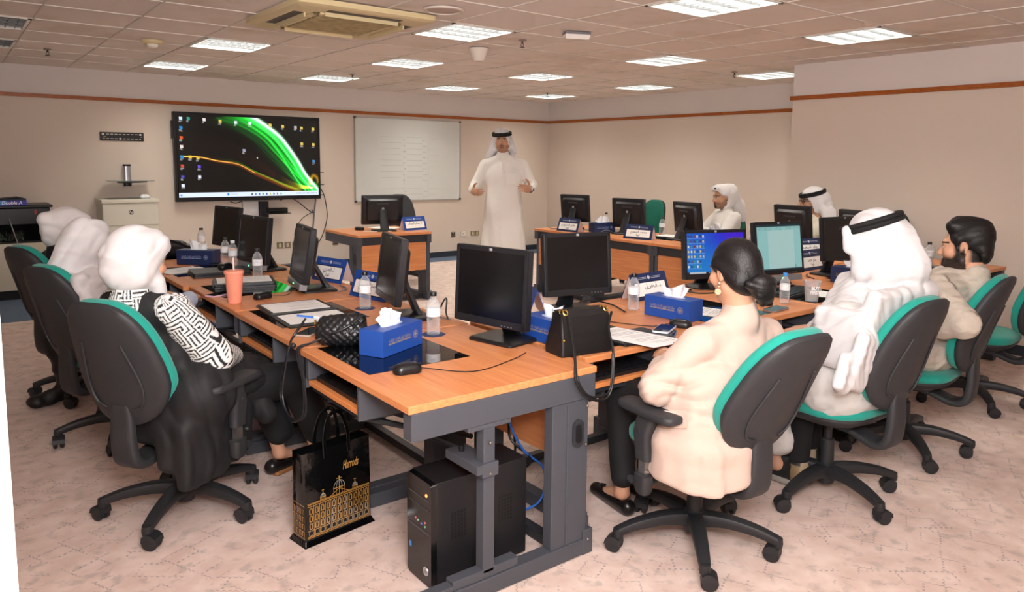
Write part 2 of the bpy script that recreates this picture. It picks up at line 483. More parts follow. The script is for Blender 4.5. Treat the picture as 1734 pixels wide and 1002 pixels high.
# ceiling of square tiles with openings for the light fittings
GX = [1.77 + .59*k for k in range(-5, 12)]; GX[0] = -.65; GX[-1] = 8.3
GY = [2.67 + .64*k for k in range(-6, 12)]; GY[0] = -.85; GY[-1] = 9.9
def cell(x, y):
    i = min(range(len(GX)-1), key=lambda k: abs(GX[k]-x)); j = min(range(len(GY)-1), key=lambda k: abs(GY[k]-y)); return i, j
LCELL = [cell(x, y) for x, y in ((2.95, 4.59), (5.31, 4.59), (7.08, 4.59), (3.54, 2.67), (5.31, 2.67), (1.77, 6.51), (3.54, 6.51), (5.31, 6.51), (7.08, 6.51), (1.77, 8.43), (3.54, 8.43), (5.31, 8.43), (7.08, 8.43), (0, 6.51), (0, 7.79))]
def ceil_mat():
    m = bpy.data.materials.new('ceiling tile'); m.use_nodes = True; nt = m.node_tree; b = nt.nodes['Principled BSDF']; N = nt.nodes.new; L = nt.links.new
    b.inputs['Roughness'].default_value = .9; b.inputs['Specular IOR Level'].default_value = .2
    tc = N('ShaderNodeTexCoord'); n = N('ShaderNodeTexNoise'); n.inputs['Scale'].default_value = .9; n.inputs['Detail'].default_value = 6; n.inputs['Roughness'].default_value = .65; L(tc.outputs['Object'], n.inputs['Vector'])
    r = N('ShaderNodeMapRange'); r.inputs['From Min'].default_value = .52; r.inputs['From Max'].default_value = .78; L(n.outputs['Fac'], r.inputs['Value'])
    x = N('ShaderNodeMix'); x.data_type = 'RGBA'; x.inputs['A'].default_value = lin('e6dcd6'); x.inputs['B'].default_value = lin('c4b5a2'); L(r.outputs['Result'], x.inputs['Factor']); L(x.outputs['Result'], b.inputs['Base Color'])
    n2 = N('ShaderNodeTexNoise'); n2.inputs['Scale'].default_value = 160; L(tc.outputs['Object'], n2.inputs['Vector'])
    bp = N('ShaderNodeBump'); bp.inputs['Strength'].default_value = .12; bp.inputs['Distance'].default_value = .004; L(n2.outputs['Fac'], bp.inputs['Height']); L(bp.outputs['Normal'], b.inputs['Normal'])
    return m
mb = MB()
for i in range(len(GX)-1):
    for j in range(len(GY)-1):
        if (i, j) in LCELL: continue
        if GX[i] > 6.78 and GY[j+1] < 4.2: continue
        g = .0035; dz = random.uniform(0, .003)
        mb.box(GX[i]+g, GX[i+1]-g, GY[j]+g, GY[j+1]-g, H_C+.004+dz, H_C+.02, 0)
for x in GX: mb.box(x-.0055, x+.0055, -.85, 9.9, H_C, H_C+.012, 1)
for y in GY: mb.box(-.65, 8.3, y-.0055, y+.0055, H_C, H_C+.0115, 1)
structure('ceiling', mb, [ceil_mat(), mat('ceiling grid bar', 'd6cdc4', .6)])
structure('ceiling_slab', MB().box(-.7, 8.4, -.9, 9.95, 2.6, 2.63), mat('slab grey', '8a857e', .9))

# recessed louvre lights
M_lamp = mat('lamp glow', (1, .96, .87), emit=32)
M_lampoff = mat('lamp unlit', '9aa0a4', .3, metal=.6)
M_louvre = mat('louvre metal', '707274', .4, spec=.5)
M_frame = mat('light frame', 'f2efe8', .5)
LLAB = ['lit square louvre light just right of the ceiling air conditioner', 'lit square ceiling light above the three far monitors, midway along the ceiling',
        'lit square ceiling light tucked against the corner of the jutting right wall', 'lit louvre light cut off by the top edge of the photo',
        'largest lit ceiling light at right, over the bearded man', 'lit louvre light beside the round smoke detector above the big screen',
        'lit louvre light in front of the white cone fitting, over the whiteboard', 'lit louvre light above the standing speaker, second row from the far wall',
        'small lit ceiling light over the far right wall, farther from the jutting corner', 'louvre light closest to the far wall above the wall mount plate',
        'louvre light closest to the far wall above the big screen', 'louvre light closest to the far wall above the whiteboard',
        'louvre light closest to the far corner of the room', 'unlit dark louvre light at the left edge of the ceiling',
        'unlit louvre light half cut off at the left edge, nearer the far wall']
for n, (i, j) in enumerate(LCELL):
    x0, x1, y0, y1 = GX[i]+.012, GX[i+1]-.012, GY[j]+.012, GY[j+1]-.012; z = H_C; off = n >= 13
    cx, cy = (x0+x1)/2, (y0+y1)/2
    t = thing('ceiling_light', LLAB[n], 'light', (cx, cy, z), 0, 'louvre lights set in the ceiling')
    a, b = (x1-x0)/2, (y1-y0)/2
    MB().box(-a, a, -b, -b+.022, -.004, .075).box(-a, a, b-.022, b, -.004, .075).box(-a, -a+.022, -b, b, -.004, .075).box(a-.022, a, -b, b, -.004, .075).box(-a, a, -b, b, .075, .08).build('frame', M_frame, t, smooth=0)
    MB().box(-a+.022, a-.022, -b+.022, b-.022, .055, .058).build('diffuser', M_lampoff if off else M_lamp, t, smooth=0)
    lv = MB()
    for k in range(1, 4): lv.add([(-a+.022, -b+2*b*k/4-.012, .05), (-a+.022, -b+2*b*k/4+.012, .05), (-a+.022, -b+2*b*k/4, 0), (a-.022, -b+2*b*k/4-.012, .05), (a-.022, -b+2*b*k/4+.012, .05), (a-.022, -b+2*b*k/4, 0)], [(0, 3, 5, 2), (1, 2, 5, 4), (0, 1, 4, 3)])
    for k in range(1, 9): lv.box(-a+2*a*k/9-.002, -a+2*a*k/9+.002, -b+.022, b-.022, .002, .048)
    lv.build('louvre', M_louvre, t, smooth=0)

# cassette air conditioner
M_cream = mat('aged cream plastic', 'd8c79c', .45)
M_creamd = mat('cream grille', 'a8946c', .7, var=.2, vscale=20)
t = thing('ceiling_air_conditioner', 'yellowed cream ceiling cassette air conditioner with a square dusty grille', 'air conditioner', (2.25, 4.96, H_C))
mb = MB(); A = .49
mb.loft([[(x, y, -.003) for x, y in rrect(2*A, 2*A+.06, .05)], [(x, y, -.035) for x, y in rrect(2*A, 2*A+.06, .05)], [(x, y, -.047) for x, y in rrect(2*A-.06, 2*A, .04)]])
mb.build('panel', M_cream, t)
gr = MB(); gr.box(-.27, .27, -.28, .28, -.06, -.046)
for k in range(26): gr.box(-.26, .26, -.27+.54*k/26, -.262+.54*k/26, -.064, -.06)
gr.build('grille', M_creamd, t, smooth=0)
MB().box(-.31, .31, -.32, -.285, -.058, -.044).box(-.31, .31, .285, .32, -.058, -.044).box(-.31, -.275, -.32, .32, -.058, -.044).box(.275, .31, -.32, .32, -.058, -.044).build('grille_frame', M_cream, t, smooth=0, bevel=.004)
for k in range(4):
    M = Matrix.Rotation(k*pi/2, 4, 'Z')
    MB().box(-.26, .26, .36, .43, -.049, -.046, 0, M).build('air_slot', mat('slot dark', '4a443c', .6), t, smooth=0)
    MB().box(-.26, .26, .352, .362, -.075, -.044, 0, M @ Matrix.Rotation(0, 4, 'X')).build('flap', M_cream, t, smooth=0)
# speaker, detectors, emergency unit, projector-like cone, sprinklers
t = thing('ceiling_speaker', 'round flush loudspeaker grille in the ceiling at top centre', 'speaker', (2.65, 4.24, H_C))
MB().lathe([(0, -.001), (.135, -.001), (.13, -.012), (.112, -.014), (.11, -.004), (0, -.004)], 40).build('rim', mat('speaker rim', 'd6c9bd', .6), t)
MB().lathe([(0, -.0045), (.11, -.0045), (.1, -.0075), (0, -.009)], 40).build('grille', mat('speaker mesh', 'c3b0a4', .7, bump=.4, bscale=400), t)
t = thing('smoke_detector', 'round cream smoke detector on the ceiling above the dark cabinet', 'smoke detector', (1.47, 6.98, H_C))
MB().lathe([(0, -.001), (.085, -.001), (.085, -.02), (.075, -.03), (.05, -.034), (0, -.034)], 32).build('base', M_cream, t)
MB().lathe([(0, -.034), (.045, -.034), (.043, -.05), (.03, -.062), (0, -.064)], 28).build('sensor_head', mat('detector white', 'ece6da', .5), t)
t = thing('cone_detector', 'white tapered detector hanging from the ceiling near the middle', 'detector', (3.79, 5.48, H_C))
MB().lathe([(0, -.001), (.088, -.001), (.086, -.02), (.05, -.1), (.04, -.11), (0, -.112)], 32).build('housing', mat('detector body', 'e6ddd2', .5), t)
MB().lathe([(0, -.112), (.03, -.112), (.02, -.118), (0, -.119)], 20).build('lens', mat('lens', 'cfc6bc', .3), t)
t = thing('emergency_light', 'small white wedge emergency light on the ceiling', 'emergency light', (3.88, 4.3, H_C), R(-25))
MB().prism([(-.1, -.05), (.1, -.05), (.1, .05), (-.1, .05)], -.02, -.001).build('back_plate', mat('unit grey', '77747a', .5), t, smooth=0, bevel=.004)
MB().loft([[(-.1, -.05, -.02), (.1, -.05, -.02), (.1, .05, -.02), (-.1, .05, -.02)], [(-.09, -.03, -.055), (.09, -.03, -.055), (.095, .048, -.03), (-.095, .048, -.03)]]).build('lens_cover', mat('unit white', 'f3eee8', .4), t, smooth=0, bevel=.004)
for n, (x, y, lab) in enumerate(((3.8, 4.87, 'sprinkler head next to the cone detector'), (.84, 8.24, 'sprinkler head at the far left of the ceiling'), (3.85, 8.16, 'sprinkler head beside the light above the big screen'), (6.82, 5.0, 'sprinkler head near the jutting wall corner'), (6.97, 8.33, 'sprinkler head by the ceiling light nearest the far corner'))):
    t = thing('sprinkler', lab, 'sprinkler', (x, y, H_C), .4*n, 'ceiling sprinklers')
    MB().lathe([(0, -.001), (.035, -.001), (.03, -.008), (0, -.009)], 20).build('escutcheon', mat('chrome dull', '9a938a', .35, metal=.8), t)
    MB().lathe([(0, -.009), (.009, -.009), (.009, -.03), (0, -.03)], 10).tube([(-.008, 0, -.03), (-.016, 0, -.042), (0, 0, -.056)], .003, 6).tube([(.008, 0, -.03), (.016, 0, -.042), (0, 0, -.056)], .003, 6).lathe([(0, -.056), (.022, -.056), (.022, -.059), (0, -.059)], 16).build('deflector', mat('brass dark', '4a3f38', .4, metal=.6), t)

# ------------------------------------------------------------------ big screen
def stroke(img, pts, w, col, gain=1, soft=1.0):
    P = np.array([tuple(p)[:2] for p in smooth_path([(x, y, 0) for x, y in pts], 8)])
    h, wd, _ = img.shape
    X, Y_ = np.meshgrid((np.arange(wd)+.5)/wd, (np.arange(h)+.5)/h)
    best = np.full(X.shape, 9.); tt = np.zeros(X.shape)
    for i in range(len(P)-1):
        a, b = P[i], P[i+1]; d = b-a; L = (d*d).sum()+1e-9
        t = np.clip(((X-a[0])*d[0]+(Y_-a[1])*d[1])/L, 0, 1)
        e = np.hypot(X-a[0]-t*d[0], (Y_-a[1]-t*d[1])*.56)
        m = e < best; best = np.where(m, e, best); tt = np.where(m, (i+t)/(len(P)-1), tt)
    ww = w[0]+(w[1]-w[0])*tt if isinstance(w, tuple) else w
    g = gain[0]+(gain[1]-gain[0])*tt if isinstance(gain, tuple) else gain
    a = np.exp(-(best/ww)**2)*g
    img += a[..., None]*np.array(col)

def icon(img, x, y, col, label=1, s=4):
    h, w, _ = img.shape; i, j = int(y*h), int(x*w)
    img[i:i+s, j:j+s] = col
    if s > 2: img[i:i+1, j:j+2] = np.minimum(np.array(col)*1.3, 1)
    for r in range(label):
        n = random.randint(4, 7)
        for q in range(n):
            if random.random() < .8: img[i+s+1+2*r, max(j-1, 0)+q:max(j-1, 0)+q+1] = (.75, .75, .75)

img = np.zeros((170, 302, 3)) + .06
A_ = [(.46, -.05), (.55, .04), (.68, .2), (.755, .35), (.83, .54), (.895, .73), (1.0, .96)]
B_ = [(.1, .08), (.32, .16), (.46, .27), (.58, .48), (.7, .68), (.82, .84), (.93, .97)]
rs = np.random.RandomState(3)
for k in range(26):
    t_ = k/25; j = rs.rand()*.02
    P = [(a[0]*(1-t_)+b[0]*t_+j, a[1]*(1-t_)+b[1]*t_) for a, b in zip(A_, B_)]
    gn = rs.rand()**1.5; stroke(img, P, (.003+.009*(1-t_), .0045), (.02, .62, .1), (max(.015, .85*(1-t_)**1.5*(.15+.85*gn)), (.1+.85*gn)*(1-.45*t_)))
stroke(img, [(x+.008, y) for x, y in A_], (.017, .012), (.85, 1, .88), (1.1, 1.1))
for o, g_ in ((.022, .55), (.05, .42), (.085, .34), (.125, .26), (.17, .2)): stroke(img, [(x-o*(1-.75*y), y+o*.5) for x, y in A_], (.018, .011), (.06, .8, .16), (g_*.55, g_*1.5))
stroke(img, [(x-.03, y+.02) for x, y in A_], (.012, .006), (.45, .95, .5), (.25, .9))
stroke(img, [(x-.075, y+.04) for x, y in A_], (.012, .005), (.3, .9, .4), (.1, .75))
O_ = [(.02, .5), (.14, .505), (.26, .55), (.4, .59), (.52, .7), (.64, .79), (.74, .87), (.9, .98)]
for k in range(9):
    t_ = k/8; stroke(img, [(x, y + .07*(t_-.4)*(.15+x)) for x, y in O_], (.002, .004), (.8, .42-.15*t_, .04), (.1+.3*rs.rand(), .45*rs.rand()+.1))
for k in range(4): stroke(img, [(x, y+.012*k-.02-.25*(.9-x)*.12*k) for x, y in O_[2:]], .003, (.05, .5, .08), (.05, .6))
for k in range(5): stroke(img, [(.1, .2+.04*k), (.3, .3+.035*k), (.5, .48+.03*k), (.66, .68+.02*k)], .02, (.22, .06, .015), (.0, .16))
stroke(img, O_[:5], .0025, (1, .85, .45), (.9, .6))
for k in range(6): stroke(img, [(.68, .7+.02*k), (.76, .79+.015*k), (.84, .85+.012*k), (.95, .9)], .005, (.85, .75, .1), (.0, .6))
stroke(img, [(.93, .84), (.955, .74), (.985, .76), (1.0, .82)], .014, (.75, .55, .05), .8)
stroke(img, [(.9, .9), (.96, .84), (1.0, .9)], .012, (.1, .6, .1), .7)
img = np.clip(img, .03, 1)
fol = (.85, .75, .35); doc = (.9, .93, 1)
for x, y, c in ((.02, .03, (.8, .9, .95)), (.07, .035, (.2, .6, .5)), (.175, .04, (.9, .85, .85)), (.28, .05, fol), (.385, .055, doc), (.485, .06, doc), (.63, .075, fol), (.725, .085, fol), (.82, .09, (.7, .7, .7)), (.865, .095, fol), (.955, .1, fol),
                (.02, .145, (.1, .5, .8)), (.02, .26, (.85, .35, .15)), (.02, .37, (.9, .85, .82)), (.02, .49, (.1, .55, .8)), (.075, .49, (.9, .75, .2)), (.125, .5, (.85, .75, .3)), (.02, .6, (.8, .3, .2)), (.13, .61, (.4, .3, .8)), (.02, .73, (.3, .3, .7)), (.13, .73, doc), (.02, .84, doc),
                (.865, .3, fol), (.955, .31, fol), (.44, .4, (.6, .6, .7)), (.955, .53, (.3, .5, .7))):
    icon(img, x, y, c, 2, 6)
img[int(.945*170):, :] = (.86, .91, .98)
for k, c in enumerate(((.2, .2, .25), (.3, .4, .8), (.1, .4, .8), (.3, .5, .5), (.15, .3, .5), (.8, .7, .2), (.2, .3, .6), (.8, .2, .2), (.2, .7, .4))): img[163:167, 148+8*k:151+8*k] = c
img[162:167, 97:101] = (.1, .5, .9); img[163:166, 104:120:2] = (.7, .74, .8); img[163:166, 250:296:3] = (.45, .48, .55); img[163:167, 3:7] = (.5, .6, .8)
img[85:88, 162:164] = 1
M_scr = vcol_mat('screen picture', .25, emit=1.15)
M_blk = mat('black plastic', '17171a', .35)
M_blkm = mat('matt black plastic', '1d1e21', .55)
tv = thing('wall_display', 'large black wall-mounted screen showing a green light-streak desktop', 'screen', (3.172, 9.74, 1.521))
W_, H_ = 1.86, 1.1
MB().box(-W_/2, W_/2, 0, .07, -H_/2, H_/2).box(-W_/2+.3, W_/2-.3, .07, .105, -H_/2+.2, H_/2-.2).build('casing', M_blk, tv, smooth=0, bevel=.006)
MB().box(-W_/2+.028, W_/2-.028, -.003, .002, -H_/2+.05, H_/2-.03).build('glass', mat('screen black', '08080a', .12), tv, smooth=0)
grid_image('screen_image', img, W_-.07, H_-.09, M_scr, tv, TM((0, -.0045, .008)))
MB().box(-W_/2-.018, -W_/2, .02, .06, .22, .44).build('side_speaker', M_blk, tv, smooth=0)
col = MB().box(3.06, 3.262, 9.8, 9.849, 0, .955).build('wall_duct', mat('duct grey', 'c5c3c4', .4, bump=.05, bscale=200), smooth=0, bevel=.004)
tag(col, 'light grey vertical cable duct on the wall beneath the big screen', 'cable duct')
t = thing('wall_bracket_shelf', 'black bracket shelf holding a slim black box under the big screen', 'shelf', (3.36, 9.75, .8))
MB().box(-.09, .02, .0, .095, -.1, .15).build('post', M_blk, t, smooth=0, bevel=.003)
MB().box(-.06, .26, -.16, .06, -.01, .0).build('plate', M_blk, t, smooth=0)
t2 = thing('media_player', 'slim black media box on the bracket shelf under the big screen', 'media box', (3.46, 9.69, .8))
MB().box(-.12, .12, -.09, .05, .001, .07).box(-.115, .115, -.0905, -.09, .04, .042, 1).build('casing', [mat('piano black', '0c0c0e', .15), mat('strip grey', '77797c', .3)], t2, smooth=0, bevel=.003)
def cable(name, pts, r, m, label, cat='cable', group=None, n=6):
    o = MB().tube(pts, r, 6, path=n).build(name, m, smooth=60); tag(o, label, cat, group); return o
M_cab = mat('cable black', '141416', .5); M_cabg = mat('cable grey', '74777c', .5); M_cabw = mat('cable white', 'd8d6d2', .5)
cable('hanging_cable', [(4.13, 9.8, 1.1), (4.19, 9.82, .98), (4.22, 9.82, .7), (4.13, 9.82, .42), (4.02, 9.82, .3)], .006, M_cab, 'black cable curving down the wall from the right edge of the big screen')
cable('hanging_cable', [(3.55, 9.8, .96), (3.68, 9.8, .99), (3.8, 9.8, .93), (3.92, 9.8, .83), (4.02, 9.82, .77), (4.0, 9.83, .82)], .006, M_cab, 'looped black cable with a white clip under the big screen')
cable('hanging_cable', [(4.05, 9.8, .97), (4.04, 9.82, .82), (4.02, 9.83, .6), (3.98, 9.83, .35)], .01, M_cabg, 'thick grey cable dropping from below the big screen to the floor')
cable('hanging_cable', [(4.0, 9.82, .78), (3.86, 9.82, .7), (3.76, 9.82, .55), (3.75, 9.82, .42)], .005, M_cab, 'thin black cable dropping toward the sockets by the left desks')
cable('hanging_cable', [(2.9, 9.8, .96), (2.97, 9.8, .935), (3.05, 9.8, .96)], .006, M_cab, 'short black cable sagging under the middle of the big screen')
for k, z in enumerate((1.33, 1.16, 1.02)):
    o = MB().tube([(4.102, 9.78, z), (4.165, 9.78, z)], .005, 6).build('mounting_pin', M_blk); tag(o, ['topmost', 'middle', 'lowest'][k] + ' short pin sticking out of the right edge of the big screen', 'pin', 'pins at the screen edge')

# whiteboard with faint ruled writing
t = thing('whiteboard', 'white magnetic board with faint ruled pencil lines on the far wall', 'whiteboard', (5.555, 9.846, 1.51))
MB().box(-.885, .885, -.018, 0, -.605, .605).build('panel', mat('board white', 'd7dbd8', .25, var=.03, vscale=2), t, smooth=0)
fr = MB()
for a in ((-.9, .9, -.61, -.598), (-.9, .9, .598, .61)): fr.box(a[0], a[1], -.026, 0, a[2], a[3])
for a in ((-.9, -.888), (.888, .9)): fr.box(a[0], a[1], -.026, 0, -.61, .61)
fr.build('frame', mat('aluminium', 'b9bab8', .35, metal=.7), t, smooth=0)
ink = MB(); rs = np.random.RandomState(5)
def inkline(x0, z0, x1, z1, w=.003): ink.box(min(x0, x1), max(x0, x1)+.0001, -.0195, -.0185, min(z0, z1)-w/2, max(z0, z1)+w/2)
for k in range(11):
    z = .34 - .085*k
    if k == 8: continue
    inkline(-.5+.03*rs.rand(), z, -.18+.08*rs.rand(), z); inkline(-.06, z, .2+.03*rs.rand(), z)
    if k in (0, 2, 3, 4, 5, 7, 9, 10): inkline(.33, z-.01, .4+.1*rs.rand(), z-.01)
    for q in range(3): inkline(-.13+.02*q+.02*rs.rand(), z-.05, -.125+.02*q+.02*rs.rand(), z-.035)
    for q in range(4): inkline(.21+.02*q+.01*rs.rand(), z-.05, .218+.02*q+.01*rs.rand(), z-.04)
for z0, z1 in ((.42, .38), (.3, .14), (.1, -.05), (-.1, -.25), (-.3, -.55)): inkline(.31, z0, .312, z1, 0)
for z0, z1 in ((.3, .1), (-.2, -.35), (-.4, -.55)): inkline(-.1, z0, -.098, z1, 0)
ink.build('pencil_writing', mat('faint ink', 'a6a9a7', .6), t, smooth=0)
for sx in (-.89, .89):
    for sz in (-.6, .6): MB().box(sx-.015, sx+.015, -.029, -.001, sz-.015, sz+.015).build('corner_cap', mat('corner plastic', '4c4c4e', .5), t, smooth=0)

# empty mount plate, glass shelf, printer
t = thing('wall_mount_plate', 'black slotted screen mounting plate fixed flat on the wall with nothing on it', 'mount plate', (1.7, 9.848, 1.752))
pl = MB().box(-.232, .232, -.012, 0, -.05, .05)
pl.build('plate', M_blk, t, smooth=0, bevel=.002)
sl = MB()
for k in range(8):
    for z in (.026, -.026):
        x = -.15 + .043*k
        if not (z < 0 and k == 3): sl.box(x-.014, x+.014, -.0135, -.0122, z-.003, z+.003)
for x, z in ((-.198, .026), (.195, .026), (-.02, -.026)):
    sl.prism(rrect(.026, .018, .008), .0122, .0135, 0, TM((x, 0, z), rx=pi/2))
sl.box(-.2, -.18, -.0135, -.0122, -.029, -.023).box(.18, .2, -.0135, -.0122, -.029, -.023).box(.2, .205, -.0135, -.0122, -.005, .005)
sl.build('slots', mat('slot wall tone', 'e8dfd4', .7), t, smooth=0)
MB().box(-.195, -.165, -.0132, -.0121, -.002, .002).build('sticker', mat('yellow', 'c9b52a', .6), t, smooth=0)
t = thing('glass_wall_shelf', 'small glass shelf on a silver wall bracket', 'shelf', (1.73, 9.848, 1.235))
MB().prism(rrect(.08, .06, .025, cx=0, cy=-.035), -.02, .17).build('bracket_column', mat('brushed silver', 'b9bcc2', .28, metal=.85), t)
MB().prism(rrect(.084, .064, .027, cx=0, cy=-.035), .17, .192).prism(rrect(.084, .064, .027, cx=0, cy=-.035), -.065, -.02).build('end_cap', M_blk, t)
MB().prism(rrect(.48, .3, .04, cx=0, cy=-.19), .0, .008).build('glass_plate', mat('shelf glass', 'cfe6de', .05, trans=.8), t)
MB().loft([[(-.16, -.3, -.012), (.16, -.3, -.012), (.16, -.3, -.001), (-.16, -.3, -.001)], [(-.1, -.05, -.03), (.1, -.05, -.03), (.1, -.05, -.001), (-.1, -.05, -.001)]]).build('support_arm', M_blk, t, smooth=0)
t = thing('laser_printer', 'tall beige office printer cabinet standing against the far wall', 'printer', (1.68, 9.6, 0))
M_pr = mat('printer beige', 'd3cfc1', .5); M_prd = mat('printer seam', '8f8b7e', .6)
MB().box(-.29, .29, -.2, .22, .03, .99).build('body', M_pr, t, smooth=0, bevel=.012)
MB().box(-.3, .3, -.21, .23, .99, 1.035).build('top_cover', M_pr, t, smooth=0, bevel=.01)
MB().box(-.22, .13, -.18, .1, 1.033, 1.037).build('output_tray', mat('tray grey', '6e6c66', .5), t, smooth=0)
MB().box(-.28, .28, -.203, -.199, .735, .74).box(-.28, .28, -.203, -.199, .5, .504).box(-.28, .28, -.203, -.199, .27, .274).build('seam', M_prd, t, smooth=0)
lg = MB(); lg.lathe([(0, 0), (.026, 0), (.026, .002), (0, .002)], 28, 0, TM((0, -.2, .885), rx=pi/2)); lg.build('logo_disc', M_blk, t)
text('logo_letters', 'hp', .045, mat('logo white', 'ffffff', .5), t, TM((0, -.2035, .888), rx=pi/2), shear=.25)
for x in (-.25, .25): MB().lathe([(0, 0), (.025, 0), (.025, .03), (0, .03)], 16, 0, None, x, -.16).build('foot', M_blk, t)
t = thing('wireless_router', 'small white rounded device on top of the beige printer', 'device', (1.86, 9.56, 1.036))
MB().loft([[(x, y, 0) for x, y in rrect(.1, .07, .02)], [(x, y, .02) for x, y in rrect(.1, .07, .02)], [(x, y, .045) for x, y in rrect(.06, .05, .02)]]).build('cover', mat('gadget white', 'f0f2f4', .3), t)
MB().prism(rrect(.105, .074, .02), -.0005, .008).build('rim', mat('gadget grey', '8a8f98', .4), t)

# black glass-fronted cabinet on a cream base, left
t = thing('black_display_box', 'wide black glass-fronted case with a gold name, on the cream base cabinet', 'display case', (.25, 9.55, .6))
MB().box(-.75, .64, -.2, .28, 0, .37).build('casing', mat('case black', '101012', .3), t, smooth=0, bevel=.01)
MB().box(-.75, .665, -.23, .285, .37, .4).build('lid', mat('case lid', '1b1b1e', .35), t, smooth=0, bevel=.01)
MB().box(-.72, .56, -.203, -.2, .02, .2).build('front_glass', mat('case glass', '0a0d0c', .06), t, smooth=0)
text('name_letters', 'CHEETAH', .035, mat('gold print', 'b09a62', .4), t, TM((.06, -.2025, .27), rx=pi/2))
MB().box(.5, .515, -.204, -.2, .3, .35).build('red_mark', mat('red', 'b02018', .5), t, smooth=0)
lf = MB()
rs = np.random.RandomState(2)
for k in range(26):
    x = .12+.3*rs.rand(); a = (rs.rand()-.5)*1.2
    lf.add([(x-.004, -.2034, .03), (x+.004, -.2034, .03), (x+.11*sin(a), -.2034, .03+.13*cos(a)*(.5+.5*rs.rand()))], [(0, 1, 2)])
lf.build('plant_reflection', mat('reflected leaf green', '1f3a22', .5), t, smooth=0)  # reflected plants painted on the glass as flat green blades
t = thing('base_cabinet', 'low cream steel cabinet under the black glass case', 'cabinet', (.25, 9.55, 0))
MB().box(-.8, .6, -.2, .28, .1, .598).build('body', mat('steel cream', 'cfc9b8', .5), t, smooth=0, bevel=.004)
MB().box(-.76, .56, -.17, .26, 0, .1).build('shadow_gap', mat('plinth dark', '15161a', .6), t, smooth=0)  # near-black block under the cabinet, its colour stands in for the shadow gap
t = thing('paper_ream', 'blue copier paper ream lying on the black glass case', 'paper ream', (.55, 9.42, 1.001), R(2))
MB().box(-.15, .13, -.1, .1, 0, .052).build('wrapper', mat('ream blue', '2b2fa0', .35), t, smooth=0, bevel=.003)
MB().box(-.151, -.04, -.1012, -.0995, .004, .048).build('wrapper_patch', mat('ream sky', '3f8fd8', .35), t, smooth=0)
text('brand_letters', 'Double A', .045, mat('print white', 'f6f6ff', .5), t, TM((.0, -.1016, .025), rx=pi/2), shear=.2, bold=.001)
o = MB().box(-.17, .13, -.1, .12, .0535, .062).loft([[(-.17, -.1, .062), (.14, -.1, .062), (.14, .12, .062), (-.17, .12, .062)], [(-.17, -.08, .066), (.06, -.09, .085), (.06, .1, .085), (-.17, .1, .066)]]).build('ring_binder', mat('binder black', '1c1d2c', .45), smooth=0, loc=(.55, 9.42, 1.001)); tag(o, 'thin black folder lying on the blue paper ream', 'folder')
o = MB().box(-.1, .1, -.12, .1, 0, .05).build('ring_binder', mat('binder black', '1c1d2c', .45), smooth=0, bevel=.004, loc=(.28, 9.44, 1.001)); tag(o, 'black binder on the glass case, left of the blue paper ream', 'folder')
o = MB().tube([(.72, 9.22, .02), (.52, 9.3, .86)], .006, 6).build('metal_stick', mat('steel', '9a9c9e', .3, metal=.8)); tag(o, 'thin metal rod leaning against the black glass case', 'rod')

# wall sockets
M_sock = mat('socket steel', '8d8576', .35, metal=.6); M_sockd = mat('socket insert', '3a3731', .5)
for n, (x, w, kind, lab) in enumerate(((3.551, .085, 'c', 'leftmost of the three cream-centred wall plates beside the left desks'), (3.657, .085, 'c', 'middle one of the three cream-centred wall plates beside the left desks'), (3.765, .085, 'c', 'rightmost of the three cream-centred wall plates beside the left desks'),
                         (4.35, .085, 's', 'wall socket low on the wall under the instructor desk'), (6.33, .085, 's', 'steel wall socket with a dark insert, right of the instructor desk'), (6.52, .08, 'w', 'white plastic wall plate between the steel sockets'), (6.703, .075, 'c', 'steel wall plate just left of the standing man'), (6.79, .075, 'c', 'steel wall plate half hidden by the standing man'))):
    t = thing('wall_socket', lab, 'wall socket', (x, 9.849, .345), 0, 'wall sockets')
    MB().box(-w/2, w/2, -.009, 0, -w/2, w/2).build('plate', mat('plate white', 'e2ddd0', .4) if kind == 'w' else M_sock, t, smooth=0, bevel=.003)
    if kind == 's': MB().box(-.028, .028, -.0115, -.008, -.028, .028).box(-.004, .004, -.013, -.0115, .008, .022, 1).box(-.02, -.008, -.013, -.0115, -.014, -.009, 1).box(.008, .02, -.013, -.0115, -.014, -.009, 1).build('insert', [M_sockd, mat('pin light', 'c9c2b0', .5)], t, smooth=0)
    elif kind == 'c': MB().box(-.016, .016, -.0115, -.008, -.026, .026).build('insert', mat('insert cream', 'cbbf94', .5), t, smooth=0)
    else: MB().box(-.014, .014, -.0115, -.008, -.02, .014).build('insert', mat('insert grey', 'c6c0b0', .5), t, smooth=0)
# ------------------------------------------------------------------ desks
Z = .75
def wood():
    m = bpy.data.materials.new('cherry laminate'); m.use_nodes = True; nt = m.node_tree; b = nt.nodes['Principled BSDF']; N = nt.nodes.new; L = nt.links.new
    b.inputs['Roughness'].default_value = .38; b.inputs['Specular IOR Level'].default_value = .45
    tc = N('ShaderNodeTexCoord'); mp = N('ShaderNodeMapping'); mp.inputs['Scale'].default_value = (1.2, 22, 22); L(tc.outputs['Object'], mp.inputs['Vector'])
    n = N('ShaderNodeTexNoise'); n.inputs['Scale'].default_value = 3; n.inputs['Detail'].default_value = 6; L(mp.outputs['Vector'], n.inputs['Vector'])
    r = N('ShaderNodeValToRGB'); r.color_ramp.elements[0].position = .3; r.color_ramp.elements[0].color = lin('c67b4c'); r.color_ramp.elements[1].position = .7; r.color_ramp.elements[1].color = lin('da935f'); L(n.outputs['Fac'], r.inputs['Fac']); L(r.outputs['Color'], b.inputs['Base Color'])
    return m
M_wood = wood()
M_edge = mat('cherry edge', 'd98a50', .4)
M_fr = mat('desk frame grey', '45484f', .5, bump=.03, bscale=500)
M_frd = mat('desk frame dark', '2a2c31', .5)
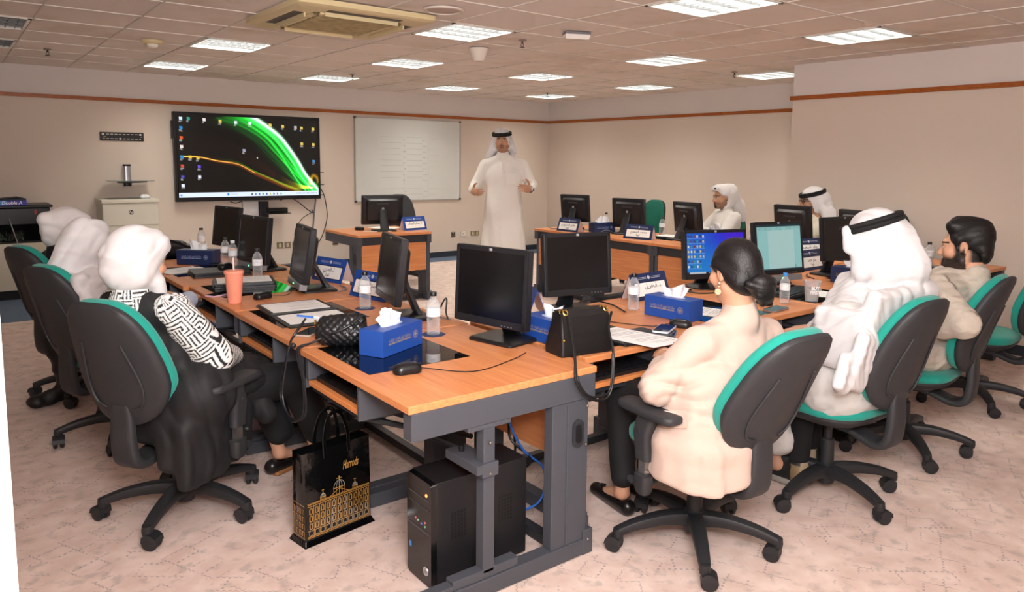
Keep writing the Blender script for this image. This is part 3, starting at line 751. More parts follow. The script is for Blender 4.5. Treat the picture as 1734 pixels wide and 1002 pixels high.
M_glassblk = mat('inset black glass', '060708', .03, spec=.8)
M_bolt = mat('bolt', '8e8376', .35, metal=.8)
def make_desk(W, label, group, loc, rz, holder=False, tray=True, glass=True, copy=None):
    t = thing('training_desk', label, 'desk', loc, rz, group)
    if glass:
        # top with a let-in glass plate
        gx0, gx1, gy0, gy1 = .03, .5, .06, .5
        xs = (0, gx0, gx1, W); ys = (0, gy0, gy1, .82)
        mb = MB()
        mb.loft([[(.002, .002, Z-.026), (W-.002, .002, Z-.026), (W-.002, .818, Z-.026), (.002, .818, Z-.026)], [(.001, 0, Z-.024), (W-.001, 0, Z-.024), (W-.001, .82, Z-.024), (.001, .82, Z-.024)], [(.001, 0, Z-.003), (W-.001, 0, Z-.003), (W-.001, .82, Z-.003), (.001, .82, Z-.003)], [(.004, .003, Z), (W-.004, .003, Z), (W-.004, .817, Z), (.004, .817, Z)]], 0)
        mb.build('tabletop', [M_wood], t, smooth=0)
        MB().box(gx0, gx1, gy0, gy1, Z-.004, Z+.0012).build('glass_inset', M_glassblk, t, smooth=0)
    else:
        MB().box(.001, W-.001, 0, .82, Z-.026, Z).build('tabletop', [M_wood], t, smooth=0, bevel=.003)
    for x in (.0, W-.055):
        f = MB()
        f.box(x, x+.055, .01, .815, .63, Z-.0265)          # beam
        f.box(x+.002, x+.05, .605, .785, .065, .63)        # column
        f.box(x-.001, x+.056, .675, .681, .07, .62)        # groove
        f.box(x-.002, x+.057, .02, .81, 0.004, .066)       # foot
        f.box(x+.005, x+.05, .02, .2, .066, .085)
        f.box(x-.003, x+.058, .765, .815, .0, .1)
        f.build('end_frame', M_fr, t, smooth=0, bevel=.003)
        side = x-.002 if x == 0 else x+.052
        g = MB(); g.prism(rrect(.055, .11, .027, cx=0, cy=0), -.001, .006, 0, TM((side if x else side, .73, .5), rx=pi/2, rz=pi/2)); g.prism(rrect(.03, .075, .015), .006, .007, 1, TM((side, .73, .5), rx=pi/2, rz=pi/2)); g.build('cable_port', [M_frd, M_blk], t)
    MB().box(.05, W-.05, .77, .8, .64, Z-.0265).build('cross_beam', M_frd, t, smooth=0)
    MB().box(.056, W-.056, .775, .793, .335, .655).build('modesty_panel', M_wood, t, smooth=0, bevel=.002)
    for x in (.15, W-.2): MB().box(x, x+.05, .76, .80, .30, .338).build('panel_clip', M_frd, t, smooth=0)
    MB().box(.055, W-.055, .68, .72, .012, .05).build('floor_bar', M_frd, t, smooth=0)
    if tray:
        tr = MB().box(.03, .5, .02, .3, .602, .622).box(.03, .5, .035, .3, .578, .602, 1); tr.build('keyboard_tray', [M_edge, M_frd], t, smooth=0, bevel=.002)
        for bx in (.505, .013): MB().box(bx, bx+.012, .01, .3, .59, Z-.027).build('tray_bracket', M_fr, t, smooth=0)
        MB().tube([(.4, .05, .57), (.46, .25, .5), (.6, .6, .3)], .012, 8).build('tray_strut', M_frd, t); MB().tube([(.15, .05, .57), (.2, .3, .48), (.25, .68, .3)], .012, 8).build('tray_strut', M_frd, t)
        k = MB().box(.05, .48, .045, .2, .622, .64)
        for i in range(6):
            for j in range(20): k.box(.06+.0205*j, .077+.0205*j, .055+.023*i, .074+.023*i, .64, .647)
        kb = k.build('keyboard', M_blk, None, smooth=0); kb.parent = t
    if holder:
        h = MB(); h.box(W-.05, W-.004, .294, .342, .085, .622).box(W-.05, W-.004, .17, .45, .066, .1).box(W-.052, W-.002, .23, .41, .612, .63)
        h.build('computer_holder', M_fr, t, smooth=0, bevel=.003)
        h = MB().box(W-.2, W+.004, .262, .35, .455, .488).box(W-.058, W+.005, .284, .352, .44, .49); h.build('clamp', M_fr, t, smooth=0, bevel=.002); MB().lathe([(0, .488), (.01, .488), (.01, .51), (0, .51)], 12, 0, None, W-.15, .3).build('clamp_screw', M_blk, t)
        b = MB()
        for y, z in ((.318, .56), (.318, .45), (.77, .45), (.775, .6), (.79, .06)): b.ball((W+.001, y, z), .006, 0, 6)
        b.build('bolts', M_bolt, t)
    return t
GL, GN, GR_ = 'desks in the left row', 'desks in the near row', 'desks in the far right row'
LW = .905
EDGE = [1.115, 1.128, 1.132, 1.102, 1.11]
for k in range(5):
    lab = ['large orange-topped training desk with grey steel end frame facing the camera', 'second desk of the left row, under the open black folder with a blue pen', 'third desk of the left row, under the coral tumbler', 'fourth desk of the left row, under the blue tissue box with white print', 'farthest desk of the left row, ending near the dark shoulder bag'][k]
    make_desk(LW-.01, lab, GL, (EDGE[k], 2.887+.905*k, 0), -pi/2, holder=k == 0)
for k in range(5):
    lab = ['near row desk next to the corner, under the square black handbag', 'near row desk in front of the woman in the cream blazer', 'near row desk in front of the man in the white headdress seen from behind', 'near row desk in front of the bearded man', 'near row desk farthest right, mostly bare'][k]
    make_desk(.896, lab, GN, (1.975+.905*k, (2.1, 2.12, 2.13, 2.15, 2.15)[k], 0), 0)
for k in range(4):
    lab = ['far right row desk nearest the speaker, with a blue tissue box and name card', 'second desk of the far right row, in front of the empty green chair', 'far right row desk in front of the seated man with a goatee', 'far right row desk in front of the man with glasses'][k]
    make_desk(.896, lab, GR_, (6.17, 5.70-.905*k, 0), pi/2)
make_desk(.87, 'separate instructor desk standing before the whiteboard', None, (4.15, 7.7, 0), pi, glass=False)

# ------------------------------------------------------------------ chairs
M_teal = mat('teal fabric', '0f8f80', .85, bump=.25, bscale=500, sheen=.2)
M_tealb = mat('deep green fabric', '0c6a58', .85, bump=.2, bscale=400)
M_shell = mat('chair plastic', '2c2d30', .55, bump=.05, bscale=700)
M_base = MATS['chair base'] if 'chair base' in MATS else mat('chair base', '222326', .5)
def back_outline(n=44):
    out = []
    for i in range(n):
        a = 2*pi*i/n; ca, sa = cos(a), sin(a)
        e = .62 if sa > 0 else .78
        x = math.copysign(abs(ca)**e, ca); z = math.copysign(abs(sa)**e, sa)
        v = (z+1)/2
        w = .216*(1-.27*max(0, (v-.3)/.7)**1.2)*(1-.05*max(0, (.3-v)/.3))
        out.append((x*w, .265*z))
    return out
def plate(y_in, y_out, grow, dome, mi=0):
    """a cushioned slab in the xz plane following the lumbar curve; y_in/y_out offsets, dome of outer face"""
    o = back_outline(); mb = MB(); rings = []
    def pt(x, z, y):
        v = (z+.265)/.53
        return (x, y + .9*x*x - .035*sin(pi*min(max(v, 0), 1))*0 + .045*(v-.28)**2*-1.2 + .012, z)
    for sc, y in ((.05, y_in), (.6, y_in), (.97*grow, y_in), (1.0*grow, y_in+(y_out-y_in)*.35), (.985*grow, y_in+(y_out-y_in)*.75), (.9*grow, y_out), (.6, y_out+dome*.7), (.05, y_out+dome)):
        rings.append([pt(x*sc, z*sc, y) for x, z in o])
    if y_out < y_in: rings = rings
    mb.loft(rings, mi); return mb
def make_chair(label, group, arms, fabric=None, base_rot=0, arm_z=.0, rec=15):
    fabric = fabric or M_teal
    t = thing('office_chair', label, 'chair', (0, 0, 0), 0, group)
    b = MB(); b.lathe([(0, .055), (.036, .055), (.045, .09), (.04, .145), (.034, .15), (0, .15)], 20)
    for k in range(5):
        M = Matrix.Rotation(base_rot + 2*pi*k/5, 4, 'Z')
        b.bar([(.02, 0, .115), (.13, 0, .122), (.24, 0, .108), (.32, 0, .085)], [.07, .058, .05, .042], [.06, .048, .04, .034], 0, M, path=4, side=(0, 1, 0))
        b.lathe([(0, .06), (.02, .06), (.022, .075), (.02, .096), (0, .1)], 14, 0, M @ Matrix.Translation((.32, 0, 0)))
    b.build('star_base', M_base, t)
    for k in range(5):
        a = base_rot + 2*pi*k/5
        c = MB(); M = Matrix.Translation((.32*cos(a), .32*sin(a), 0)) @ Matrix.Rotation(a + (.9, 2.2, -.7, 1.5, 3.0)[k], 4, 'Z') @ Matrix.Diagonal((1.12, 1.12, 1.08, 1))
        for s in (-1, 1):
            c.lathe([(0, -.009), (.022, -.009), (.028, -.005), (.028, .005), (.022, .009), (0, .009)], 18, 0, M @ TM((.015, .014*s, .0285), rx=pi/2))
        c.add([(x, y, z) for y in (-.025, .025) for x, z in ((-.012, .03), (-.01, .052), (.005, .062), (.025, .06), (.04, .048), (.0445, .03), (.015, .036))], [(0, 1, 2, 3, 4, 5, 6), (13, 12, 11, 10, 9, 8, 7)] + [(i, i+7, (i+1) % 7+7, (i+1) % 7) for i in range(7)], 0, M)
        c.lathe([(0, .05), (.007, .05), (.007, .066), (0, .066)], 10, 0, Matrix.Translation((.32*cos(a), .32*sin(a), 0)))
        c.build('caster', M_base, t)
    MB().lathe([(0, .14), (.032, .14), (.03, .26), (.026, .265), (.0, .266)], 18).lathe([(0, .26), (.018, .26), (.018, .375), (0, .375)], 16).build('gas_column', M_base, t)
    sp = MB(); sp.box(-.09, .09, -.14, .12, .355, .392)
    sp.loft([[(x, y, .38) for x, y in rrect(.34, .34, .12)], [(x, y, .405) for x, y in rrect(.44, .43, .15)], [(x, y, .425) for x, y in rrect(.47, .46, .16)], [(x, y, .44) for x, y in rrect(.47, .46, .16)]])
    sp.build('seat_pan', M_shell, t)
    MB().loft([[(x, y, .432) for x, y in rrect(.46, .45, .16, 8)], [(x, y, .442) for x, y in rrect(.485, .475, .17, 8)], [(x, y, .462) for x, y in rrect(.485, .475, .17, 8)], [(x, y, .478) for x, y in rrect(.45, .44, .15, 8)], [(x, y, .484) for x, y in rrect(.36, .35, .12, 8)]]).build('seat', fabric, t, smooth=60)
    MB().bar([(0, -.02, .365), (0, -.14, .345), (0, -.235, .32), (0, -.295, .345), (0, -.312, .43), (0, -.312, .52), (0, -.322, .58)], [.11, .11, .12, .12, .11, .1, .08], [.03, .03, .036, .046, .044, .04, .02], path=6).build('back_bar', M_shell, t, smooth=60)
    TB = Matrix.Translation((0, -.272 - .265*sin(R(rec)), .492 + .265*cos(R(rec)))) @ Matrix.Rotation(R(rec), 4, 'X')
    s = plate(-.006, -.042, 1.0, -.008); s2 = MB(); s2.add(s.v, s.f, 0, TB)
    def on(x, z): v = (z+.265)/.53; return TB @ Vector((x, -.047 + .9*x*x*.8 - .054*(v-.28)**2 + .012, z))
    s2.tube([on(x, z) for x, z in ((-.09, .1), (-.125, -.07), (-.11, -.16), (-.06, -.185))], .005, 6, path=5)
    s2.tube([on(x, z) for x, z in ((.09, .1), (.125, -.07), (.11, -.16), (.06, -.185))], .005, 6, path=5)
    s2.build('back_shell', M_shell, t, smooth=50)
    c = plate(-.004, .042, .985, .012); c2 = MB(); c2.add(c.v, c.f, 0, TB); c2.build('back_cushion', fabric, t, smooth=60)
    MB().tube([(.2, .05, .385), (.26, .06, .38)], .006, 6).ball((.27, .06, .38), (.02, .012, .012), 0, 6).build('lever', M_base, t)
    for s in (arms or ()):
        x = .285*s
        a = MB(); a.loft([[(px, py, z) for px, py in rrect(w_, l_, q, 6, x, -.03)] for w_, l_, q, z in ((.08, .28, .03, .598), (.092, .3, .036, .606), (.092, .3, .036, .62), (.085, .29, .033, .627), (.05, .24, .02, .63))])
        a.build('arm_pad', M_shell, t, smooth=50)
        u = MB(); u.loft([[(px, py, .6) for px, py in rrect(.05, .095, .02, 5, x, -.03)], [(px, py, .52) for px, py in rrect(.046, .085, .02, 5, x, .0)], [(px, py, .42) for px, py in rrect(.044, .075, .02, 5, x, -.01)]])
        u.lathe([(0, 0), (.009, 0), (.009, .004), (0, .004)], 12, 0, TM((x+.023*s, .0, .53), ry=s*pi/2))
        u.build('arm_post', M_shell, t, smooth=50)
        MB().box(x-.012, x+.012, -.028, .008, .33, .43).build('arm_rail', mat('steel rail', 'a9a7a4', .25, metal=.9), t, smooth=0)
        l = MB(); l.loft([[(px, py, .36) for px, py in rrect(.05, .075, .02, 5, x, -.01)], [(px, py, .3) for px, py in rrect(.05, .07, .02, 5, x, -.01)], [(px, py, .285) for px, py in rrect(.04, .05, .015, 5, x, -.01)]])
        l.bar([(x, -.01, .31), (x-.05*s, -.01, .33), (.1*s, -.01, .372)], .05, .018, side=(0, 1, 0)); l.lathe([(0, 0), (.016, 0), (.014, .02), (0, .022)], 12, 0, TM((x, .05, .315), rx=-pi/2))
        l.build('arm_bracket', M_shell, t, smooth=50)
    return t
CH = {}
def chair(key, label, x, y, az, arms=None, fabric=None, base=0, rec=15):
    c = make_chair(label, 'office chairs', arms, fabric, R(base) - (R(az)-pi/2), rec=rec)
    c.location = (x, y, 0); c.rotation_euler = (0, 0, R(az)-pi/2); CH[key] = c
    return c
chair('w3', 'office chair under the woman with the black and white patterned sleeve', .75, 3.3, 35, (1,), base=15, rec=14)
chair('w2', 'office chair under the woman in the long sheer white veil', .72, 4.42, 27, None, base=-40)
chair('w1', 'office chair under the veiled woman farthest from the camera', .7, 5.38, 25, None, base=20)
chair('beige', 'office chair under the woman in the cream blazer', 2.3, 1.79, 84, (-1,), base=10, rec=23)
chair('gh', 'office chair under the man whose white headdress drapes down his back', 3.17, 1.72, 86, None, base=36, rec=16)
chair('beard', 'office chair under the bearded man in the linen shirt', 4.02, 1.76, 96, None, base=9, rec=15)
chair('empty', 'empty office chair with a teal seat at the right edge of the photo', 5.2, 1.87, 95, None, base=5)
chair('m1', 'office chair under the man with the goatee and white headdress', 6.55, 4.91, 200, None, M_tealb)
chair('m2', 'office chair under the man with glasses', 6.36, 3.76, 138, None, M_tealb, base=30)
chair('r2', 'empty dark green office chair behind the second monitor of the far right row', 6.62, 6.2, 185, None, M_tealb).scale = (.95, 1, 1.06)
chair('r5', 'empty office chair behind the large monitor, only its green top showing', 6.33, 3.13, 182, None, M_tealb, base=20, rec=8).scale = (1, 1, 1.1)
chair('instr', 'empty black office chair behind the instructor desk', 4.45, 8.05, 250, None, M_shell).scale = (1, 1, 1.08)

# ------------------------------------------------------------------ monitors
M_bez = mat('monitor bezel', '1b1c20', .38)
M_off = mat('monitor dark screen', '0b0b0e', .22, spec=.5)
M_silver = mat('silver bar', '8f9196', .35, metal=.4)
def make_monitor(label, group, x, y, az, zb, tilt=6, w=.385, h=.32, img=None, bar=False, round_base=False, hp=True, low=False):
    """az: direction the screen faces"""
    t = thing('monitor', label, 'monitor', (x, y, Z), R(az)+pi/2, group)      # local -y is the facing direction
    b = zb - Z
    P = Matrix.Translation((0, 0, b + h/2)) @ Matrix.Rotation(R(-tilt), 4, 'X')
    c = MB(); c.loft([[(px, 0, pz) for px, pz in rrect(w, h, .008, 3)], [(px, .03, pz) for px, pz in rrect(w, h, .008, 3)], [(px, .034, pz) for px, pz in rrect(w-.012, h-.012, .008, 3)], [(px, .04, pz) for px, pz in rrect(w*.8, h*.78, .02, 3)], [(px, .062, pz) for px, pz in rrect(w*.72, h*.66, .02, 3)]], 0, P)
    for k in range(14): c.box(-w*.38+.0, -w*.36, .03, .052, -h*.3+k*h*.6/14, -h*.3+k*h*.6/14+h*.022, 0, P).box(w*.36, w*.38, .03, .052, -h*.3+k*h*.6/14, -h*.3+k*h*.6/14+h*.022, 0, P)
    c.build('casing', M_bez, t, smooth=30)
    bb = .02
    s = MB(); s.box(-w/2+bb, w/2-bb, -.002, .004, -h/2+bb+.012, h/2-bb, 0, P); s.build('screen', M_off, t, smooth=0)
    fr = MB(); q = -.0045
    fr.box(-w/2+.004, w/2-.004, q, 0, h/2-bb, h/2-.003, 0, P).box(-w/2+.004, w/2-.004, q, 0, -h/2+.003, -h/2+bb+.012, 0, P).box(-w/2+.003, -w/2+bb, q, 0, -h/2+.004, h/2-.004, 0, P).box(w/2-bb, w/2-.003, q, 0, -h/2+.004, h/2-.004, 0, P)
    fr.build('bezel', M_bez, t, smooth=0, bevel=.0015)
    if img is not None: grid_image('screen_image', img, w-2*bb, h-2*bb-.012, M_scr2, t, P @ TM((0, -.0032, .006)))
    if hp:
        m = MB().box(-.008, .008, q-.001, q, h/2-.0165, h/2-.0055, 0, P); m.build('badge', mat('badge grey', '9ea0a2', .4), t, smooth=0)
        MB().lathe([(0, 0), (.014, 0), (.014, .0015), (0, .0015)], 20, 0, P @ TM((0, .062, .02), rx=-pi/2)).build('rear_badge', mat('badge grey', '9ea0a2', .4), t)
    MB().box(-.06, .06, .058, .07, h*.2, h*.24, 0, P).build('rear_handle', mat('handle grey', '3a3c40', .35), t, smooth=0)
    d = MB()
    for k in range(4): d.box(w*.18+.018*k, w*.18+.018*k+.006, q-.001, q, -h/2+.008, -h/2+.012, 0, P)
    d.build('buttons', mat('button grey', '6c6e72', .4), t, smooth=0)
    if bar:
        sb = MB().box(-w*.42, w*.42, -.015, .03, -h/2-.042, -h/2-.004, 0, P); sb.build('sound_bar', M_silver, t, smooth=0, bevel=.004)
        MB().box(-.006, .006, -.017, -.014, -h/2-.026, -h/2-.018, 0, P).build('power_light', mat('led green', (.15, 1, .3), emit=3), t, smooth=0)
    n = MB(); top = P @ Vector((0, .06, -.03))
    n.bar([(0, .15, .012), (0, .13, .05), (0, top.y+.022, b+h*.28), (0, top.y+.005, b+h*.5)], [.1, .09, .08, .08], [.03, .03, .028, .02], path=4).build('stand_neck', M_bez, t, smooth=50)
    g = MB()
    if round_base: g.lathe([(0, .0), (.125, .0), (.125, .006), (.1, .014), (.03, .022), (0, .022)], 36, 0, TM((0, .09, .0005)))
    else: g.loft([[(px, py, .0005) for px, py in rrect(.25, .2, .02, 4, 0, .09)], [(px, py, .01) for px, py in rrect(.25, .2, .02, 4, 0, .09)], [(px, py, .016) for px, py in rrect(.235, .185, .02, 4, 0, .09)]])
    g.build('stand_base', M_blk, t)
    return t
M_scr2 = vcol_mat('monitor picture', .3, emit=.85)
# pictures shown on the two lit monitors
def desk_img():
    H, W = 74, 118; im = np.zeros((H, W, 3)); X, Y_ = np.meshgrid(np.linspace(0, 1, W), np.linspace(0, 1, H))
    im[..., 0] = .02 + .25*np.exp(-((X-.85)**2+(Y_-.05)**2)*9); im[..., 1] = .38+.12*Y_ - .28*np.exp(-((X-.85)**2+(Y_-.05)**2)*5); im[..., 2] = .82
    rs = np.random.RandomState(4)
    for c in range(6):
        for r in range(7):
            if c == 5 and r > 4: continue
            k = [(.85, .8, .5), (.9, .9, .85), (.2, .25, .4), (.8, .75, .6), (.5, .2, .2), (.2, .6, .5)][rs.randint(6)]
            y, x = 4+9*r, 2+6*c
            im[y:y+4, x:x+3] = k; im[y+5, max(x-1, 0):x+4] = (.5, .65, .85)
    im[70:] = (.08, .1, .14); im[70:73, 5:38] = (.75, .77, .8); im[71:73, 45:60:4] = (.7, .8, .85)
    return im
def doc_img():
    H, W = 100, 118; im = np.zeros((H, W, 3)); X, Y_ = np.meshgrid(np.linspace(0, 1, W), np.linspace(0, 1, H))
    for i, c in enumerate((.56, .76, .75)): im[..., i] = c
    m = (X > .24) & (X < .84) & (Y_ > .13); im[m] = (.66, .79, .78)
    im[:5] = (.08, .2, .24); im[5:7] = (.55, .72, .72)
    rs = np.random.RandomState(6)
    for r in (7, 9, 11):
        for x in range(3, 112, 3):
            if rs.rand() < .55: im[r, x:x+2] = (.35, .5, .52)
    im[97:] = (.12, .25, .28); im[90:97, 100:106:3] = (.2, .35, .4)
    return im
GLM, GRM = 'monitors on the left row desks', 'monitors on the far right desks'
make_monitor('dark monitor on the corner desk, screen facing the seated women, its full front in view', GLM, 1.80, 2.51, 192, .83, 3, w=.41, h=.335)
make_monitor('black monitor turned edge-on beside the blue tissue box, behind the water bottle', GLM, 1.69, 3.21, 166, .84, 7, w=.39)
make_monitor('black monitor turned edge-on behind the coral tumbler and mouse', GLM, 1.63, 4.19, 170, .815, 9, w=.41, bar=True)
make_monitor('dark monitor with a silver sound bar on the fourth left desk', GLM, 1.655, 5.11, 188, .81, 6, w=.42, bar=True)
make_monitor('dark monitor farthest along the left row, below the big screen', GLM, 1.75, 6.05, 192, .82, 7)
make_monitor('dark square monitor facing the near seats, behind the square black handbag', None, 2.54, 2.77, 256, .845, 6, w=.39)
make_monitor('wide monitor showing a bright blue desktop with icons, in front of the woman in cream', None, 3.72, 2.81, 253, .82, 6, w=.455, h=.3, img=desk_img(), round_base=True)
make_monitor('monitor showing a pale teal document page with a silver sound bar below', None, 4.2, 2.68, 259, .82, 8, w=.42, h=.34, img=doc_img(), bar=True)
make_monitor('black monitor half hidden by the white draped headdress', None, 4.9, 2.62, 262, .87, 6, w=.46, h=.3)
make_monitor('monitor seen from behind, first on the far right row beside the standing man', GRM, 5.8, 6.38, 15, .828, 7, w=.385, h=.315)
make_monitor('monitor seen from behind in front of the dark green empty chair', GRM, 5.86, 5.58, 17, .815, 6, w=.39, h=.32)
make_monitor('monitor seen from behind in front of the man with the goatee', GRM, 5.9, 4.8, -7, .825, 8, w=.38, h=.31)
make_monitor('monitor seen from behind in front of the man with glasses', GRM, 6.03, 3.71, -6, .83, 8, w=.385, h=.33)
make_monitor('large black monitor seen from behind, right of the white draped headdress', GRM, 5.85, 2.98, -15, .83, 6, w=.44, h=.33)
make_monitor('monitor seen from behind on the instructor desk', None, 3.76, 7.28, 74, .82, 8, w=.45, h=.32)
# ------------------------------------------------------------------ people
def V3(*p): return Vector(p)
def rot(yaw=0, pitch=0, roll=0):
    return Matrix.Rotation(R(yaw), 4, 'Z') @ Matrix.Rotation(R(pitch), 4, 'X') @ Matrix.Rotation(R(roll), 4, 'Y')

def head(s, T, k=1.0, neck=None, nr=.056, jaw=1.0, ears=True):
    s.T = T
    E = lambda c, r, kk=.02, sub=False: s.ell([q*k for q in c], [q*k for q in r], kk*k, sub)
    C = lambda a, b, ra, rb, kk=.015: s.cap([q*k for q in a], [q*k for q in b], ra*k, rb*k, kk*k)
    E((0, -.014, .036), (.077, .098, .088)); E((0, .03, -.03), (.063, .07, .085), .03)
    E((0, .058, -.098), (.03*jaw, .028, .024), .035)
    for x in (-1, 1):
        C((x*.052*jaw, .0, -.062), (x*.026, .06, -.1), .022, .018, .03)
        E((x*.043, .068, -.026), (.024, .022, .022), .025)
    C((-.036, .086, .022), (.036, .086, .022), .011, .011, .025)
    for x in (-1, 1): E((x*.032, .103, .001), (.017, .013, .011), .012, True)
    C((0, .094, .008), (0, .116, -.032), .0075, .0115, .012)
    for x in (-1, 1): E((x*.011, .106, -.037), (.0085, .0115, .008), .008)
    for x in (-1, 1): E((x*.032, .083, .0015), (.0125, .0125, .0115), .004)
    E((0, .094, -.066), (.024, .0125, .0065), .007); E((0, .0925, -.077), (.021, .0125, .0075), .006)
    if ears:
        for x in (-1, 1):
            E((x*.079, -.006, -.006), (.009, .02, .031), .01); E((x*.0885, .0, -.004), (.006, .01, .017), .006, True)
    s.T = None
    if neck is not None: s.cap(T @ V3(0, -.022*k, -.07*k), neck, nr*k*.98, nr*k*1.08, .03)

SKIN = {'tan': (.50, .265, .165), 'warm': (.56, .30, .19), 'brown': (.40, .20, .115)}
def skin_paint(T, k, base, beard=None, browc=(.015, .01, .008), lip=(.42, .15, .12)):
    Ti = np.array(T.inverted())
    base = np.array(SKIN[base])
    def f(P):
        q = (P @ Ti[:3, :3].T + Ti[:3, 3]) / k
        x, y, z = q[:, 0], q[:, 1], q[:, 2]; ax = np.abs(x)
        col = np.tile(base, (len(P), 1)).astype(np.float32)
        def mix(m, c): col[:] = col*(1-m[:, None]) + np.array(c)*m[:, None]
        near = (np.abs(x) < .1) & (np.abs(y) < .14) & (np.abs(z) < .14)
        mix(np.clip(1-np.hypot(ax-.045, z+.03)/.03, 0, 1)*.25*near*(y > .03), base*np.array([1.25, .85, .8]))
        sm = lambda d, w: np.clip(.5 - d/w, 0, 1)
        front = near & (y > .055)
        mix(sm(np.hypot((ax-.032)/.02, (z-.003)/.014)-1, .5)*front*.4, base*.55)
        mix(sm(np.hypot((ax-.032)/.0145, (z-.001)/.0065)-1, .25)*front, (.62, .58, .54))
        mix(sm(np.hypot(ax-.032, z-.001)-.0056, .002)*front, (.02, .011, .008))
        mix(sm(np.abs(z-.0085+(ax-.032)**2*9)-.002, .003)*front*(np.abs(ax-.032) < .012), (.03, .018, .014))
        mix(sm(np.abs(z-.0245+(ax-.03)**2*7)-.0042, .003)*front*(np.abs(ax-.034) < .02), browc)
        mix(sm(np.hypot(x/.024, (z+.071)/.0095)-1, .3)*front, lip); mix(sm(np.abs(z+.0712)-.0008, .002)*front*(ax < .02), np.array(lip)*.4)
        mix(sm(np.hypot(ax-.007, z+.044)-.003, .003)*front*(y > .09), base*.3)
        if beard == 'full':
            sc = np.maximum(sm(y+.03-np.clip(z, 0, .1)*.55, .02)*(z > -.075), sm(np.abs(y-.022)-.014, .016)*(z < .06)*(z > -.075)*(ax > .045))
            mix(sc*near*(z > -.09), (.014, .011, .01))
        if beard:
            line = -.052 + np.clip(.05-y, 0, .1)*.75
            full = sm(z-line, .018)*near*(y > -.012)*(z > -.15)*(q[:, 1] > -.02)
            if beard == 'full':
                full = full*(1-sm(np.hypot(x/.019, (z+.071)/.007)-1, .3)*(y > .07))
                mix(full*.97, (.012, .009, .008)); mix(sm(np.hypot(x/.03, (z+.054)/.0065)-1, .3)*front, (.012, .009, .008))
            else:
                mix(full*(.35 if beard == 'shadow' else .5), (.04, .025, .02)); mix(sm(np.hypot(x/.03, (z+.054)/.006)-1, .4)*front*(.9 if beard != 'shadow' else .65), (.015, .01, .008))
                if beard == 'goatee': mix(sm(np.hypot(x/.024, (z+.1)/.022)-1, .3)*front, (.015, .01, .008))
        return col
    return f

def hand(s, w, d, n, t, curl=.35, size=1.0, thumb=.6, spread=0):
    """w wrist, d towards the fingers, n the way the palm faces, t the thumb's side"""
    w, d, n, t = Vector(w), Vector(d).normalized(), Vector(n), Vector(t)
    n = (n - d*n.dot(d)).normalized(); t = (t - d*t.dot(d) - n*t.dot(n)).normalized()
    z = size
    A = np.array([list(t), list(d), list(n)]).T
    s.ell(w + d*.047*z, (.04*z, .054*z, .0165*z), .012, rot=A)
    s.cap(w - d*.02*z, w + d*.03*z, .024*z, .022*z, .02)
    for i, (o, l, b) in enumerate(((.029, .072, .084), (.0095, .081, .09), (-.0105, .075, .086), (-.029, .059, .077))):
        p = w + d*b*z*.96 + t*o*z; a = 0; r = (.0088, .0085, .0082, .0074)[i]*z
        p = p - d*.012*z
        for seg, (f, c) in enumerate(((.46, .55), (.31, .95), (.23, .7))):
            a += curl*c*(1+.12*i); L_ = l*f*z + (.012*z if seg == 0 else 0)
            q = p + (d*cos(a) + n*sin(a) + t*(spread*(1.5-i)*.12))*L_
            s.cap(p, q, r*(1-.07*seg), r*(.93-.07*seg), .004); p = q
    p = w + d*.022*z + t*.026*z
    dirs = ((d*.5 + t*.8 + n*.25*(1-thumb)), (d*.75 + t*(.35+.3*thumb) + n*.2*(1-thumb)), (d*.95 + t*.25*thumb + n*.15))
    for dd, L_, r0, r1 in zip(dirs, (.042, .032, .027), (.0135, .0105, .0095), (.0108, .0095, .008)):
        q = p + dd.normalized()*L_*z; s.cap(p, q, r0*z, r1*z, .006); p = q

def limbs(s, J, r=1.0, legs=True, arms=True):
    """bare body under the clothes"""
    s.chain([J['pelvis'], J['waist'], J['chest'], J['neck']], [.125*r, .115*r, .125*r, .058*r], .05)
    for sd in 'LR':
        if arms: s.chain([J['chest'] + (J['sh'+sd]-J['chest'])*.45, J['sh'+sd], J['el'+sd], J['wr'+sd]], [.075*r, .052*r, .04*r, .026*r], .03)
        if legs and 'kn'+sd in J: s.chain([J['pelvis'] + V3(-.08 if sd == 'L' else .08, 0, -.02), J['kn'+sd], J['an'+sd]], [.085*r, .055*r, .035*r], .03); s.chain([J['an'+sd], J['toe'+sd]], [.033*r, .026*r], .02)

def seated(lean=8, px=0, py=-.06, headp=None, tilt=0, width=.195, sc=1.0, feet=((-.12, .38), (.1, .36)), knee_y=.36, sh_z=.4, turn=0, kz=.52, hip=.565):
    J = {}
    J['pelvis'] = V3(px, py, hip)
    L_ = R(lean); up = V3(sin(R(tilt)), -sin(L_), cos(L_))
    J['waist'] = J['pelvis'] + up*.18*sc; J['chest'] = J['pelvis'] + up*(sh_z-.08)*sc; J['neck'] = J['pelvis'] + up*(sh_z+.07)*sc
    c = J['pelvis'] + up*sh_z*sc; sv = V3(cos(R(turn)), sin(R(turn)), -sin(R(tilt))*.6)
    J['shL'] = c - sv*width*sc; J['shR'] = c + sv*width*sc; J['up'] = up; J['shc'] = c
    J['head'] = headp if headp is not None else J['neck'] + up*.15
    for sd, (fx, fy), x in (('L', feet[0], -.1), ('R', feet[1], .1)):
        J['kn'+sd] = V3(px+x*1.1, knee_y, kz); J['an'+sd] = V3(fx, fy-.05, .09); J['toe'+sd] = V3(fx, fy+.1, .03)
    return J

